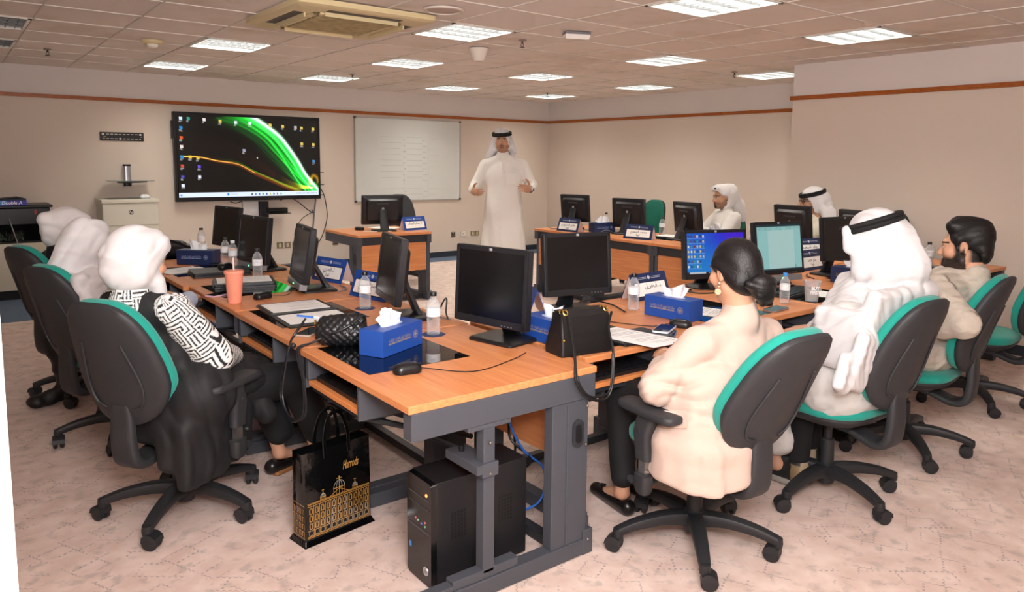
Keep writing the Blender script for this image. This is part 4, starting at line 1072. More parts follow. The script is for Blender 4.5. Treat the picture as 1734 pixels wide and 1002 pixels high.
def person(label, x, y, az, J, T, k, skin, vox, beard=None, hands=(), legs=True, ears=True, nr=.056, jaw=1.0, group=None, body_r=1.0, extra=None, **pk):
    s = SDF(); head(s, T, k, J['neck'], nr, jaw, ears); limbs(s, J, body_r*.86, legs)
    for h in hands: hand(s, **h)
    if extra: extra(s)
    me = s.mesh('person', vox); paint(me, skin_paint(T, k, skin, beard, **pk))
    o = put('person', me, M_skin); o.location = (x, y, 0); o.rotation_euler = (0, 0, R(az)-pi/2)
    tag(o, label, 'person', group); return o
M_skin = vcol_mat('skin', .5, spec=.35, sss=.06)
M_cloth_w = mat('white cotton', 'cbc9c6', .85, bump=.12, bscale=45, sheen=.1, crease=.5, cscale=(11, 11, 5))
M_veil = mat('white veil', 'd2d0d1', .85, bump=.1, bscale=55, sheen=.1, crease=.35, cscale=(9, 6, 4))
M_agal = mat('black cord', '0e0e10', .75, bump=.3, bscale=300)
M_hair = mat('black hair', '0d0b0c', .5, bump=.2, bscale=140, spec=.45)
def garment(name, s, vox, m, parent, disp=None, smooth=1):
    return put(name, s.mesh(name, vox, disp, smooth), m, parent)

def torso(s, J, r=1.0, lap=True, chest=.135, k=.06, flat=.8):
    """clothed trunk: broad at the shoulders, flatter front to back"""
    up = J['up']; sv = (J['shR']-J['shL']).normalized(); fw = up.cross(sv) * -1
    A = np.array([list(sv), list(fw), list(up)]).T
    w = (J['shR']-J['shL']).length/2
    s.ell(J['pelvis'] + up*.02, (.185*r, .15*r, .15*r), k, rot=A)
    s.ell(J['waist'], (.158*r, .122*r, .16*r), k, rot=A)
    s.ell(J['chest'] - up*.01, (w*.98*r, chest*r, .17*r), k, rot=A)
    s.cap(J['shL']*.8 + J['shR']*.2, J['shR']*.8 + J['shL']*.2, .058*r, .058*r, .05)
    s.cap(J['shc'] + up*.005, J['neck'] - up*.02, .08*r, .05*r, .05)
    for sd in 'LR': s.cap(J['sh'+sd]*.9 + J['shc']*.1, J['neck'] - up*.03, .05*r, .045*r, .05)
    if lap and 'knL' in J:
        for sd in 'LR':
            x = -.085 if sd == 'L' else .085
            s.cap(J['pelvis'] + V3(x, .02, -.0), J['kn'+sd], .1*r, .072*r, .05)
def sleeve(s, J, sd, r0=.066, r1=.056, r2=.045, k=.03, end=1.0):
    w = J['el'+sd] + (J['wr'+sd]-J['el'+sd])*end
    s.cap(J['sh'+sd], J['el'+sd], r0, r1, k); s.cap(J['el'+sd], w, r1, r2, k)
def dome(s, T, k=1.0, grow=.02, low=.1):
    """cloth hugging the skull"""
    s.T = T
    s.ell((0, -.016*k, .036*k), (.077*k+grow, .1*k+grow, .09*k+grow), .02); s.ell((0, -.03*k, -.03*k), (.07*k+grow, .085*k+grow, low*k+grow), .03)
    s.T = None
def face_hole(s, T, k=1.0, z=-.012, h=.095, w=.066, y=.1, r=.085):
    s.T = T; s.ell((0, y*k, z*k), (w*k, r*k, h*k), .01, True); s.T = None
def agal(T, k, parent, tiltx=-6, z=.062, rx=.097, ry=.122):
    mb = MB()
    for dz in (0, .019):
        pts = []
        for i in range(41):
            a = 2*pi*i/40; pts.append(T @ (Matrix.Rotation(R(tiltx), 4, 'X') @ V3(rx*k*cos(a), -.014*k + ry*k*sin(a), (z+dz)*k)))
        mb.tube(pts, .0125*k, 8)
    return mb.build('head_cord', M_agal, parent, smooth=60)

# --- the standing speaker
def speaker_():
    T = Matrix.Translation((.02, .03, 1.735)) @ rot(-3, -2, 3); k = .98
    up = V3(0, 0, 1)
    J = dict(pelvis=V3(0, 0, .98), waist=V3(0, 0, 1.14), chest=V3(0, 0, 1.35), neck=V3(.01, .0, 1.6), shc=V3(0, -.01, 1.49), up=up, shL=V3(-.2, -.01, 1.475), shR=V3(.2, -.01, 1.475),
             elL=V3(-.3, .0, 1.26), elR=V3(.3, .0, 1.26), wrL=V3(-.285, .16, 1.225), wrR=V3(.325, .16, 1.2), knL=V3(-.1, .02, .52), knR=V3(.1, .02, .52), anL=V3(-.11, -.02, .09), anR=V3(.11, -.02, .09), toeL=V3(-.13, .14, .03), toeR=V3(.13, .14, .03))
    hs = [dict(w=J['wrL'], d=(.5, .75, .1), n=(.75, -.55, .1), t=(-.25, .0, 1), curl=.5, size=1.08, thumb=.9), dict(w=J['wrR'], d=(-.45, .8, -.1), n=(-.8, -.5, .1), t=(.25, 0, 1), curl=.65, size=1.08, thumb=.9)]
    p = person('man standing and speaking with both hands raised, in a long white robe and white headdress', 4.76, 6.4, 232, J, T, k, 'tan', .0048, beard='shadow', hands=hs)
    s = SDF(); torso(s, J, 1.03, lap=False, k=.07)
    for sd in 'LR': sleeve(s, J, sd, .064, .058, .05, end=.86)
    for sd, x in (('L', -1), ('R', 1)): s.cap(V3(x*.06, .0, 1.05), V3(x*.12, .01, .1), .14, .15, .1)
    s.ell((0, 0, .55), (.235, .17, .5), .08); s.ell((0, .01, 1.12), (.19, .14, .34), .06)
    s.cap(V3(.01, .005, 1.56), V3(.012, .008, 1.6), .066, .062, .015)
    f1, f2 = folds(.007, 46, (1, .25, 0), .5, 3), folds(.006, 34, (.8, .3, .5), .8, 4)
    def disp(P):
        z = P[:, 2]; lo = np.clip((1.05-z)/.5, 0, 1)
        return f1(P)*(lo*1.2+.35) + f2(P)*(1-lo)*.5 + np.where(z < .09, (.09-z)*1.2, 0)
    M_sp = mat('bright robe cotton', 'e4e0da', .85, bump=.1, bscale=45, crease=.3, cscale=(14, 14, 2)); garment('robe', s, .0075, M_sp, p, disp)
    mb = MB(); mb.prism(rrect(.095, .12, .012), -.0015, .0015, 0, TM((-.085, .146, 1.335), rx=R(90+4))); mb.box(-.008, -.004, .15, .152, 1.4, 1.41, 1); mb.build('breast_pocket', [MATS['bright robe cotton'], M_blk], p)
    pl = MB(); pl.bar([(.005, .128, 1.53), (.0, .148, 1.4), (-.0, .142, 1.2), (0, .14, 1.08)], .03, .006, path=4); pl.build('placket', MATS['bright robe cotton'], p)
    s = SDF(); dome(s, T, k, .014)
    s.cap((-.06, -.02, 1.74), (-.095, -.05, 1.58), .035, .026, .05); s.cap((.1, -.02, 1.74), (.16, -.05, 1.57), .035, .03, .05); s.cap((-.1, -.03, 1.66), (-.125, -.02, 1.61), .02, .016, .04)
    s.cap((-.06, -.07, 1.7), (.1, -.07, 1.7), .05, .05, .05); s.rbox((.03, -.1, 1.56), (.12, .022, .12), .02, .06); s.cap((.12, -.03, 1.62), (.19, -.06, 1.53), .03, .026, .05)
    face_hole(s, T, k, -.03, .115, .068, .125, .125)
    garment('headdress', s, .006, M_veil, p, folds(.005, 55, (.6, .2, .4), .8, 5)); agal(T, k, p)
    mb = MB(); mb.tube([V3(-.285, .16, 1.225) + V3(.03*cos(a), .012 , .03*sin(a)) for a in [2*pi*i/16 for i in range(17)]], .007, 6).lathe([(0, 0), (.018, 0), (.018, .008), (0, .008)], 16, 0, TM((-.318, .172, 1.225), ry=-pi/2)); mb.build('wristwatch', M_blk, p)
    for x in (-1, 1):
        sh = SDF(); sh.cap((x*.115, -.03, .04), (x*.135, .15, .034), .042, .04, .02); sh.rbox((x*.125, .06, .012), (.045, .125, .014), .01, .02); garment('shoe', sh, .007, mat('black leather', '121112', .3), p)
speaker_()

# --- two men at the far right row
M_farveil = mat('far white veil', 'e6e3e3', .85, bump=.1, bscale=55, sheen=.1, crease=.35, cscale=(9, 6, 4))
def far_man1():
    T = Matrix.Translation((0, -.02, 1.155)) @ rot(8, 0, 0); k = .95
    J = seated(2, 0, -.06, V3(0, 0, 1.16), sh_z=.38, sc=1)
    J.update(elL=V3(-.27, .08, .76), elR=V3(.27, .08, .76), wrL=V3(-.1, .24, .8), wrR=V3(.1, .26, .8))
    hs = [dict(w=J['wrL'], d=(.7, .6, -.1), n=(.1, .1, -1), t=(.5, -.5, 0), curl=.3), dict(w=J['wrR'], d=(-.7, .6, -.1), n=(-.1, .1, -1), t=(-.5, -.5, 0), curl=.3)]
    p = person('seated man with goatee and moustache, white headdress thrown back', 6.55, 4.91, 150, J, T, k, 'tan', .006, beard='goatee', hands=hs)
    s = SDF(); torso(s, J, 1.06)
    for sd in 'LR': sleeve(s, J, sd, .075, .066, .055, end=.9); s.cap(J['kn'+sd], J['an'+sd] + V3(0, 0, .05), .085, .09, .05)
    s.cap(J['neck'] - V3(0, 0, .02), J['neck'] + V3(0, .005, .025), .064, .06, .015)
    garment('robe', s, .009, MATS['bright robe cotton'], p, folds(.007, 34, (.4, .5, .8), .9, 8))
    s = SDF(); dome(s, T, k, .022); s.T = T
    s.cap((.0, .06, .085), (.0, -.1, .09), .055, .06, .04); s.cap((0, -.1, .03), (.03, -.2, -.08), .08, .07, .05); s.cap((.03, -.2, -.08), (.06, -.29, -.22), .07, .05, .05); s.cap((-.05, .085, .095), (.05, .085, .095), .022, .022, .03)
    s.T = None; face_hole(s, T, k, -.045, .13, .1, .1, .125)
    s.T = T; s.ell((-.09, .03, -.045), (.05, .06, .075), .01, True); s.ell((.09, .03, -.045), (.05, .06, .075), .01, True); s.T = None
    garment('headdress', s, .007, M_farveil, p, folds(.006, 50, (.3, .8, .5), .8, 9))
    MB().ball(T @ V3(-.03, .112, .098), (.014, .008, .012), 0, 6).build('head_cord', M_agal, p)
def far_man2():
    T = Matrix.Translation((0, -.02, 1.185)) @ rot(6, -6, 0); k = .95
    J = seated(-4, 0, -.08, V3(0, 0, 1.18), sh_z=.38)
    J.update(elL=V3(-.2, .18, .8), elR=V3(.24, .2, .8), wrL=V3(-.05, .145, 1.05), wrR=V3(.1, .32, .8))
    hs = [dict(w=V3(-.05, .145, 1.05), d=(.45, -.15, .75), n=(.1, -1, .2), t=(-.6, 0, .6), curl=.75, thumb=.6), dict(w=J['wrR'], d=(-.8, .4, 0), n=(0, 0, -1), t=(-.4, -.6, 0), curl=.3)]
    p = person('seated man with black glasses resting his hand against his mouth, in a cream robe', 6.36, 3.76, 138, J, T, k, 'tan', .006, beard='shadow', hands=hs)
    s = SDF(); torso(s, J, 1.04)
    for sd in 'LR': sleeve(s, J, sd, .074, .066, .052, end=.85); s.cap(J['kn'+sd], J['an'+sd] + V3(0, 0, .05), .085, .09, .05)
    s.cap(J['neck'] - V3(0, 0, .02), J['neck'] + V3(0, .005, .02), .064, .06, .015)
    garment('robe', s, .009, mat('cream cotton', 'd6cfbd', .85, bump=.1, bscale=45), p, folds(.006, 34, (.4, .5, .8), .9, 12))
    s = SDF(); dome(s, T, k, .018); s.T = T
    s.cap((0, -.08, .0), (.02, -.14, -.16), .09, .085, .05); s.rbox((.0, -.13, -.2), (.13, .05, .12), .03, .05); s.cap((-.07, -.05, -.03), (-.1, -.09, -.2), .03, .035, .04); s.cap((.075, .0, -.03), (.1, -.03, -.2), .03, .035, .04); s.T = None
    face_hole(s, T, k, -.05, .125, .09, .12, .13)
    garment('headdress', s, .007, M_farveil, p, folds(.004, 50, (.5, .3, .5), .8, 13)); agal(T, k, p, -8)
    mb = MB()
    for x in (-1, 1):
        mb.tube([T @ V3(x*.033*k + .021*cos(a), .108*k, .002 + .017*sin(a)) for a in [2*pi*i/14 for i in range(15)]], .0028, 5); mb.tube([T @ V3(x*.055*k, .106*k, .006), T @ V3(x*.084*k, .03, .006), T @ V3(x*.084*k, -.02, .0)], .0025, 5)
    mb.tube([T @ V3(-.012, .11*k, .006), T @ V3(.012, .11*k, .006)], .0025, 5); mb.build('glasses', M_blk, p)
far_man1(); far_man2()

# --- bearded man in linen
def bearded():
    T = Matrix.Translation((.03, -.225, 1.12)) @ rot(6, -4, 2); k = 1.02
    J = seated(14, .0, -.08, T @ V3(0, 0, 0), sh_z=.37, width=.19, feet=((-.14, .3), (.12, .42)))
    J['neck'] = V3(.02, -.275, .955)
    J.update(elL=V3(-.275, -.33, .785), elR=V3(.28, -.2, .7), wrL=V3(-.22, -.1, .7), wrR=V3(.12, .02, .68))
    hs = [dict(w=J['wrL'], d=(.4, .85, -.2), n=(.3, -.1, -1), t=(1, -.3, .2), curl=.45), dict(w=J['wrR'], d=(-.5, .8, -.1), n=(-.3, -.1, -1), t=(-1, -.3, .2), curl=.45)]
    p = person('bearded man with short black hair in a rolled-sleeve linen shirt, seen in profile', 4.02, 1.76, 95, J, T, k, 'warm', .0045, beard='full', hands=hs, nr=.058,
               extra=lambda s: (setattr(s, 'T', T), s.ell((0, .06, -.105), (.042, .042, .032), .03), s.cap((-.055, .01, -.075), (0, .07, -.105), .022, .028, .03), s.cap((.055, .01, -.075), (0, .07, -.105), .022, .028, .03), setattr(s, 'T', None)))
    ML = mat('linen', 'bcb1a4', .9, bump=.25, bscale=90, var=.06, vscale=25, crease=.55, cscale=(9, 9, 12))
    s = SDF(); torso(s, J, 1.04, k=.06)
    s.cap(J['shL'], J['elL'], .07, .07, .04); s.cap(J['elL'], J['elL'] + (J['wrL']-J['elL'])*.35, .064, .06, .03); s.cap(J['elL'] + (J['wrL']-J['elL'])*.3, J['elL'] + (J['wrL']-J['elL'])*.38, .066, .066, .01)
    s.cap(J['shR'], J['elR'], .08, .075, .04); s.cap(J['elR'], J['elR'] + (J['wrR']-J['elR'])*.4, .07, .066, .03)
    s.cap(V3(.0, -.08, .56), V3(0, .1, .56), .13, .12, .06)
    nb = J['neck']
    s.cap(nb + V3(0, -.012, -.03), nb + V3(0, .0, .03), .074, .069, .02)
    garment('shirt', s, .007, ML, p, folds(.006, 105, (.3, .5, .8), .8, 21))
    s = SDF()
    for sd in 'LR': s.cap(J['pelvis'] + V3(-.085 if sd == 'L' else .085, .1, -.01), J['kn'+sd], .1, .078, .05); s.cap(J['kn'+sd], J['an'+sd], .076, .058, .03)
    garment('trousers', s, .011, mat('dark trousers', '1c1d20', .8), p, folds(.004, 30, (0, 1, .5), .8, 2))
    # hair swept up and back
    s = SDF(); s.T = T
    s.ell((0, -.022*k, .05*k), (.086*k, .108*k, .092*k), .02); s.cap((-.045*k, .05*k, .108*k), (.045*k, .05*k, .108*k), .028, .028, .04); s.cap((0, .02*k, .11*k), (0, -.07*k, .09*k), .045, .045, .04); s.ell((0, -.08*k, -.025*k), (.062*k, .04*k, .06*k), .03)
    for x in (-1, 1): s.cap((x*.071*k, .02*k, .04*k), (x*.07*k, .02*k, -.03*k), .014, .011, .02)
    s.ell((0, .112*k, .004*k), (.09*k, .074*k, .09*k), .012, True); s.ell((0, .0, -.075*k), (.2, .075*k, .06*k), .02, True)
    for x in (-1, 1): s.ell((x*.1*k, -.005*k, -.012*k), (.03, .03, .042), .008, True)
    s.T = None
    garment('hair', s, .0055, M_hair, p, folds(.004, 90, (.3, .4, 1), .5, 7))
    for sd in 'LR':
        sh = SDF(); a, t_ = J['an'+sd], J['toe'+sd]; sh.cap(a + V3(0, -.03, -.045), t_ + V3(0, .03, .012), .042, .04, .02); sh.rbox(((a.x+t_.x)/2, (a.y+t_.y)/2, .014), (.042, .13, .014), .01, .02); garment('shoe', sh, .009, mat('black leather', '121112', .3), p)
bearded()

# --- man seen from behind in the draped white headdress
def ghutra_man():
    T = Matrix.Translation((.07, -.12, 1.195)) @ rot(22, -6, -3); k = 1.0
    J = seated(10, .02, -.1, T @ V3(0, 0, 0), sh_z=.32, width=.19, feet=((-.1, .24), (.12, .3)), kz=.53)
    J['neck'] = V3(.05, -.15, .99)
    J.update(elL=V3(-.165, .0, .69), elR=V3(.28, .04, .7), wrL=V3(.1, .2, .69), wrR=V3(.2, .26, .7))
    hs = [dict(w=J['wrL'], d=(.5, .8, .1), n=(.2, .1, -1), t=(.8, -.5, 0), curl=.4), dict(w=J['wrR'], d=(-.5, .8, 0), n=(-.2, .1, -1), t=(-.8, -.5, 0), curl=.4)]
    p = person('man seen from behind whose white headdress spreads over his shoulders and chair back', 3.17, 1.72, 84, J, T, k, 'tan', .006, beard='full', hands=hs)
    s = SDF(); torso(s, J, 1.04, k=.07)
    for sd in 'LR': sleeve(s, J, sd, .075, .07, .055, end=.9); s.cap(J['kn'+sd], J['an'+sd] + V3(0, 0, .14), .09, .09, .06)
    s.cap(V3(-.12, -.1, .56), V3(.12, -.1, .56), .15, .15, .06); s.ell((0, .16, .55), (.24, .28, .1), .05)
    garment('robe', s, .008, M_cloth_w, p, folds(.006, 95, (.1, .5, .9), .8, 31))
    s = SDF(); dome(s, T, k, .02); s.T = T
    s.cap((-.06, .05, -.02), (-.1, .03, -.12), .035, .05, .05); s.cap((-.085, .09, .06), (-.1, .085, -.02), .02, .022, .03)      # stiff front edge on the left
    s.cap((.06, -.02, .0), (.1, -.06, -.12), .06, .07, .06)
    s.cap((0, -.09, .0), (0, -.12, -.12), .085, .1, .06); s.T = None
    # cape over the shoulders
    s.cap(V3(-.11, -.14, .88), V3(.2, -.2, .98), .08, .09, .07); s.cap(V3(.08, -.16, 1.06), V3(.19, -.22, .98), .09, .09, .06)
    s.cap(V3(.08, .0, .9), V3(.16, .0, .9), .07, .08, .06)
    s.cap(V3(.06, -.03, .99), V3(-.16, -.01, .7), .062, .062, .06); s.cap(V3(.04, -.1, 1.01), V3(-.18, -.1, .74), .07, .065, .06)
    s.rbox((.03, -.28, .9), (.24, .035, .12), .03, .06, rot=rot(0, 12).to_3x3())
    s.rbox((-.21, -.18, .8), (.05, .12, .13), .035, .06); s.rbox((-.25, -.3, .73), (.08, .025, .12), .02, .05, rot=rot(10, 8, 18).to_3x3())
    s.rbox((-.36, -.3, .7), (.05, .025, .08), .02, .05, rot=rot(20, 5, 35).to_3x3())
    face_hole(s, T, k, -.035, .11, .068, .125, .115)
    fa, fb = folds(.0075, 80, (.85, .15, .35), .9, 33), folds(.003, 120, (.3, .3, .8), .8, 34)
    garment('headdress', s, .0065, M_veil, p, lambda P: fa(P)*np.clip((1.12-P[:, 2])/.12, .15, 1) + fb(P))
    agal(T, k, p, -14, .066, .1, .125)
    for sd, (a, t_) in (('L', (V3(-.06, .12, .1), V3(-.09, .3, .035))), ('R', (V3(.13, .2, .1), V3(.13, .38, .035)))):
        s = SDF(); s.cap(a + V3(.0, -.02, .24), a + V3(0, -.015, .0), .055, .045, .02); garment('sock', s, .009, mat('black sock', '0f0f12', .9), p)
        s = SDF(); s.cap(a + V3(0, -.035, -.03), a + V3(0, -.02, .01), .046, .05, .02); s.cap(a + V3(0, -.02, -.03), t_ + V3(0, .03, .012), .048, .041, .03); s.cap(a + V3(0, .05, .0), t_ + V3(0, -.05, .03), .036, .036, .03)
        dv = (t_-a); dv.z = 0; dv.normalize(); A3 = np.array([[dv.y, -dv.x, 0], [dv.x, dv.y, 0], [0, 0, 1]]).T; mid = (a+t_)/2; mid.z = .018
        me = s.mesh('sneaker', .006)
        a2, d2 = np.array(a), np.array(dv)
        def pt(P, a2=a2, d2=d2):
            y = (P - a2) @ d2; c = np.tile(np.array([.012, .012, .014]), (len(P), 1)); c[(y < .0) & (P[:, 2] < .12)] = (.2, .14, .07); c[(y < -.045)] = (.3, .22, .13)
            c[(np.abs(y-.07) < .045) & (np.sin(y*260) > .45) & (np.abs((P-a2) @ np.array([d2[1], -d2[0], 0])) < .022) & (P[:, 2] > .07)] = (.25, .25, .26); return c
        paint(me, pt); sn = put('sneaker', me, vcol_mat('sneaker cloth', .6), p)
        s = SDF(); s.rbox(mid, (.044, .145, .017), .012, .02, rot=A3); garment('sole', s, .007, mat('sole grey', '8f8a82', .7), sn)
        MB().bar([a + V3(-.02, .03, .055), a + V3(.02, .03, .055)], .012, .004, side=(0, 1, 0)).build('reflective_tab', mat('tab', 'f2f2f2', .3), sn)
ghutra_man()

# --- woman in the cream blazer
def beige_woman():
    T = Matrix.Translation((.03, -.135, 1.13)) @ rot(-2, -8, -2); k = .94
    J = seated(6, .05, -.09, T @ V3(0, 0, 0), sh_z=.3, width=.175, feet=((-.1, .4), (.06, .42)), knee_y=.42, kz=.52, tilt=0)
    J['neck'] = V3(.045, -.15, .985)
    J.update(elL=V3(-.255, -.06, .7), elR=V3(.32, -.02, .68), wrL=V3(-.04, .16, .735), wrR=V3(.18, .2, .73))
    hs = [dict(w=V3(-.03, .175, .735), d=(.3, .9, .0), n=(.5, 0, -.8), t=(.8, -.2, .5), curl=.5, size=.92), dict(w=J['wrR'], d=(-.4, .9, 0), n=(-.5, 0, -.8), t=(-.8, -.2, .5), curl=.5, size=.92)]
    p = person('woman in a cream blazer with a low black hair bun, seen from behind', 2.3, 1.79, 80, J, T, k, 'warm', .0048, hands=hs, nr=.052, jaw=.9)
    MBz = mat('cream suiting', 'bfa89b', .8, bump=.06, bscale=70, sheen=.1, crease=.4, cscale=(8, 8, 6))
    s = SDF(); torso(s, J, 1.03, lap=False, k=.06)
    for sd in 'LR':
        e, w = J['el'+sd], J['wr'+sd]
        s.cap(J['sh'+sd] + V3(0, 0, .0), e, .066, .064, .04); s.cap(e, e + (w-e)*.62, .062, .052, .03)
    # the jacket skirt falling over the seat edge behind the arm rest
    s.cap(V3(-.06, -.11, .6), V3(.12, -.11, .6), .14, .14, .06)
    pts = [(-.17, .06), (-.235, -.02), (-.265, -.12), (-.235, -.22), (-.15, -.285), (-.04, -.3), (.06, -.28)]
    for i in range(6):
        a, b = pts[i], pts[i+1]
        for q in range(5):
            u = q/5; x, y = a[0]*(1-u)+b[0]*u, a[1]*(1-u)+b[1]*u
            s.cap(V3(x*.62+.02, y*.6-.03, .74), V3(x*.94, y*.94, .5), .05, .03, .03); s.cap(V3(x*.94, y*.94, .5), V3(x*1.06, y*1.04, .36), .03, .016, .03)
    s.cap(J['neck'] + V3(0, -.01, -.04), J['neck'] + V3(0, -.005, .008), .068, .06, .02)
    s.fn(lambda P: P[..., 2] - .375 - .022*np.sin(P[..., 0]*14+1) - .1*np.clip(P[..., 0]+.02, 0, .2), (-.5, -.5, .0), (.5, .3, .43), .012, True)
    fa, fb = folds(.010, 115, (.25, .45, .85), .7, 41), folds(.007, 70, (.9, .4, .08), .6, 42)
    def disp(P):
        arm = np.clip((-.13-P[:, 0])/.06, 0, 1)*np.clip((.84-P[:, 2])/.1, 0, 1)*np.clip((P[:, 2]-.58)/.05, 0, 1)
        return fa(P)*(arm*1.0+.12) + fb(P)*np.clip((.8-P[:, 2])/.2, .2, 1)
    bz = garment('blazer', s, .0065, MBz, p, disp)
    fl = MB(); fl.bar([(-.235, -.2, .62), (-.27, -.12, .6)], .06, .008, side=(.1, .3, 1)); fl.build('pocket_flap', MBz, bz)
    s = SDF(); s.T = T
    s.ell((0, -.016*k, .038*k), (.0835*k, .105*k, .094*k), .02); s.ell((0, -.06*k, -.02*k), (.07*k, .065*k, .08*k), .03)
    s.cap((-.066*k, .015*k, .03*k), (-.055*k, -.07*k, -.045*k), .026, .022, .03); s.cap((.066*k, .015*k, .03*k), (.055*k, -.07*k, -.045*k), .026, .022, .03)
    s.ell((0, .125*k, -.005*k), (.078*k, .085*k, .085*k), .012, True)
    for x in (-1, 1): s.ell((x*.1*k, .012*k, -.024*k), (.034, .036, .036), .01, True)
    s.T = None
    hr = garment('hair', s, .005, M_hair, p, folds(.0022, 150, (1, .2, .3), .4, 3))
    s = SDF(); s.T = T
    c = V3(.012, -.135*k, -.062*k); s.ell(c, (.05, .036, .046), .01); s.cap(c + V3(-.05, .012, .012), c + V3(.05, .012, .012), .02, .02, .02); s.cap(c + V3(.02, 0, -.03), c + V3(.045, .02, -.055), .02, .012, .02); s.cap(c + V3(-.02, 0, -.03), c + V3(.01, .02, -.06), .02, .014, .02)
    s.T = None; garment('hair_bun', s, .005, M_hair, hr, folds(.004, 110, (.7, .5, .6), .9, 8))
    mb = MB(); e = T @ V3(-.083*k, .0, -.042*k); mb.ball(e, .0055, 0, 6); mb.ball(e + V3(-.002, 0, -.012), .004, 0, 6); mb.lathe([(0, 0), (.011, 0), (.0125, .003), (.011, .006), (0, .006)], 18, 0, TM(e + V3(-.005, -.0, -.032), ry=pi/2, rz=R(60))); mb.build('earring', mat('pearl gold', 'd9c3a0', .25, metal=.5), p)
    s = SDF()
    for sd in 'LR': s.cap(J['pelvis'] + V3(-.085 if sd == 'L' else .085, .06, -.01), J['kn'+sd], .098, .075, .05); s.cap(J['kn'+sd], J['an'+sd] + V3(0, 0, .08), .074, .055, .03)
    s.cap(V3(-.07, -.05, .53), V3(.15, -.05, .53), .06, .06, .05)
    garment('trousers', s, .008, mat('black trousers', '131316', .8), p, folds(.004, 34, (0, 1, .5), .8, 2))
    for sd in 'LR':
        s = SDF(); a, t_ = J['an'+sd], J['toe'+sd]; s.cap(a + V3(0, -.04, -.05), t_ + V3(0, .05, -.004), .036, .03, .03); s.ell(a + V3(0, .01, -.012), (.026, .05, .035), .01, True); sh = garment('flat_shoe', s, .0055, mat('black leather', '121112', .3), p)
        MB().tube([t_ + V3(-.018, .0, .03), t_ + V3(0, .012, .034), t_ + V3(.018, 0, .03)], .005, 6).build('bow', mat('black leather', '121112', .3), sh)
beige_woman()

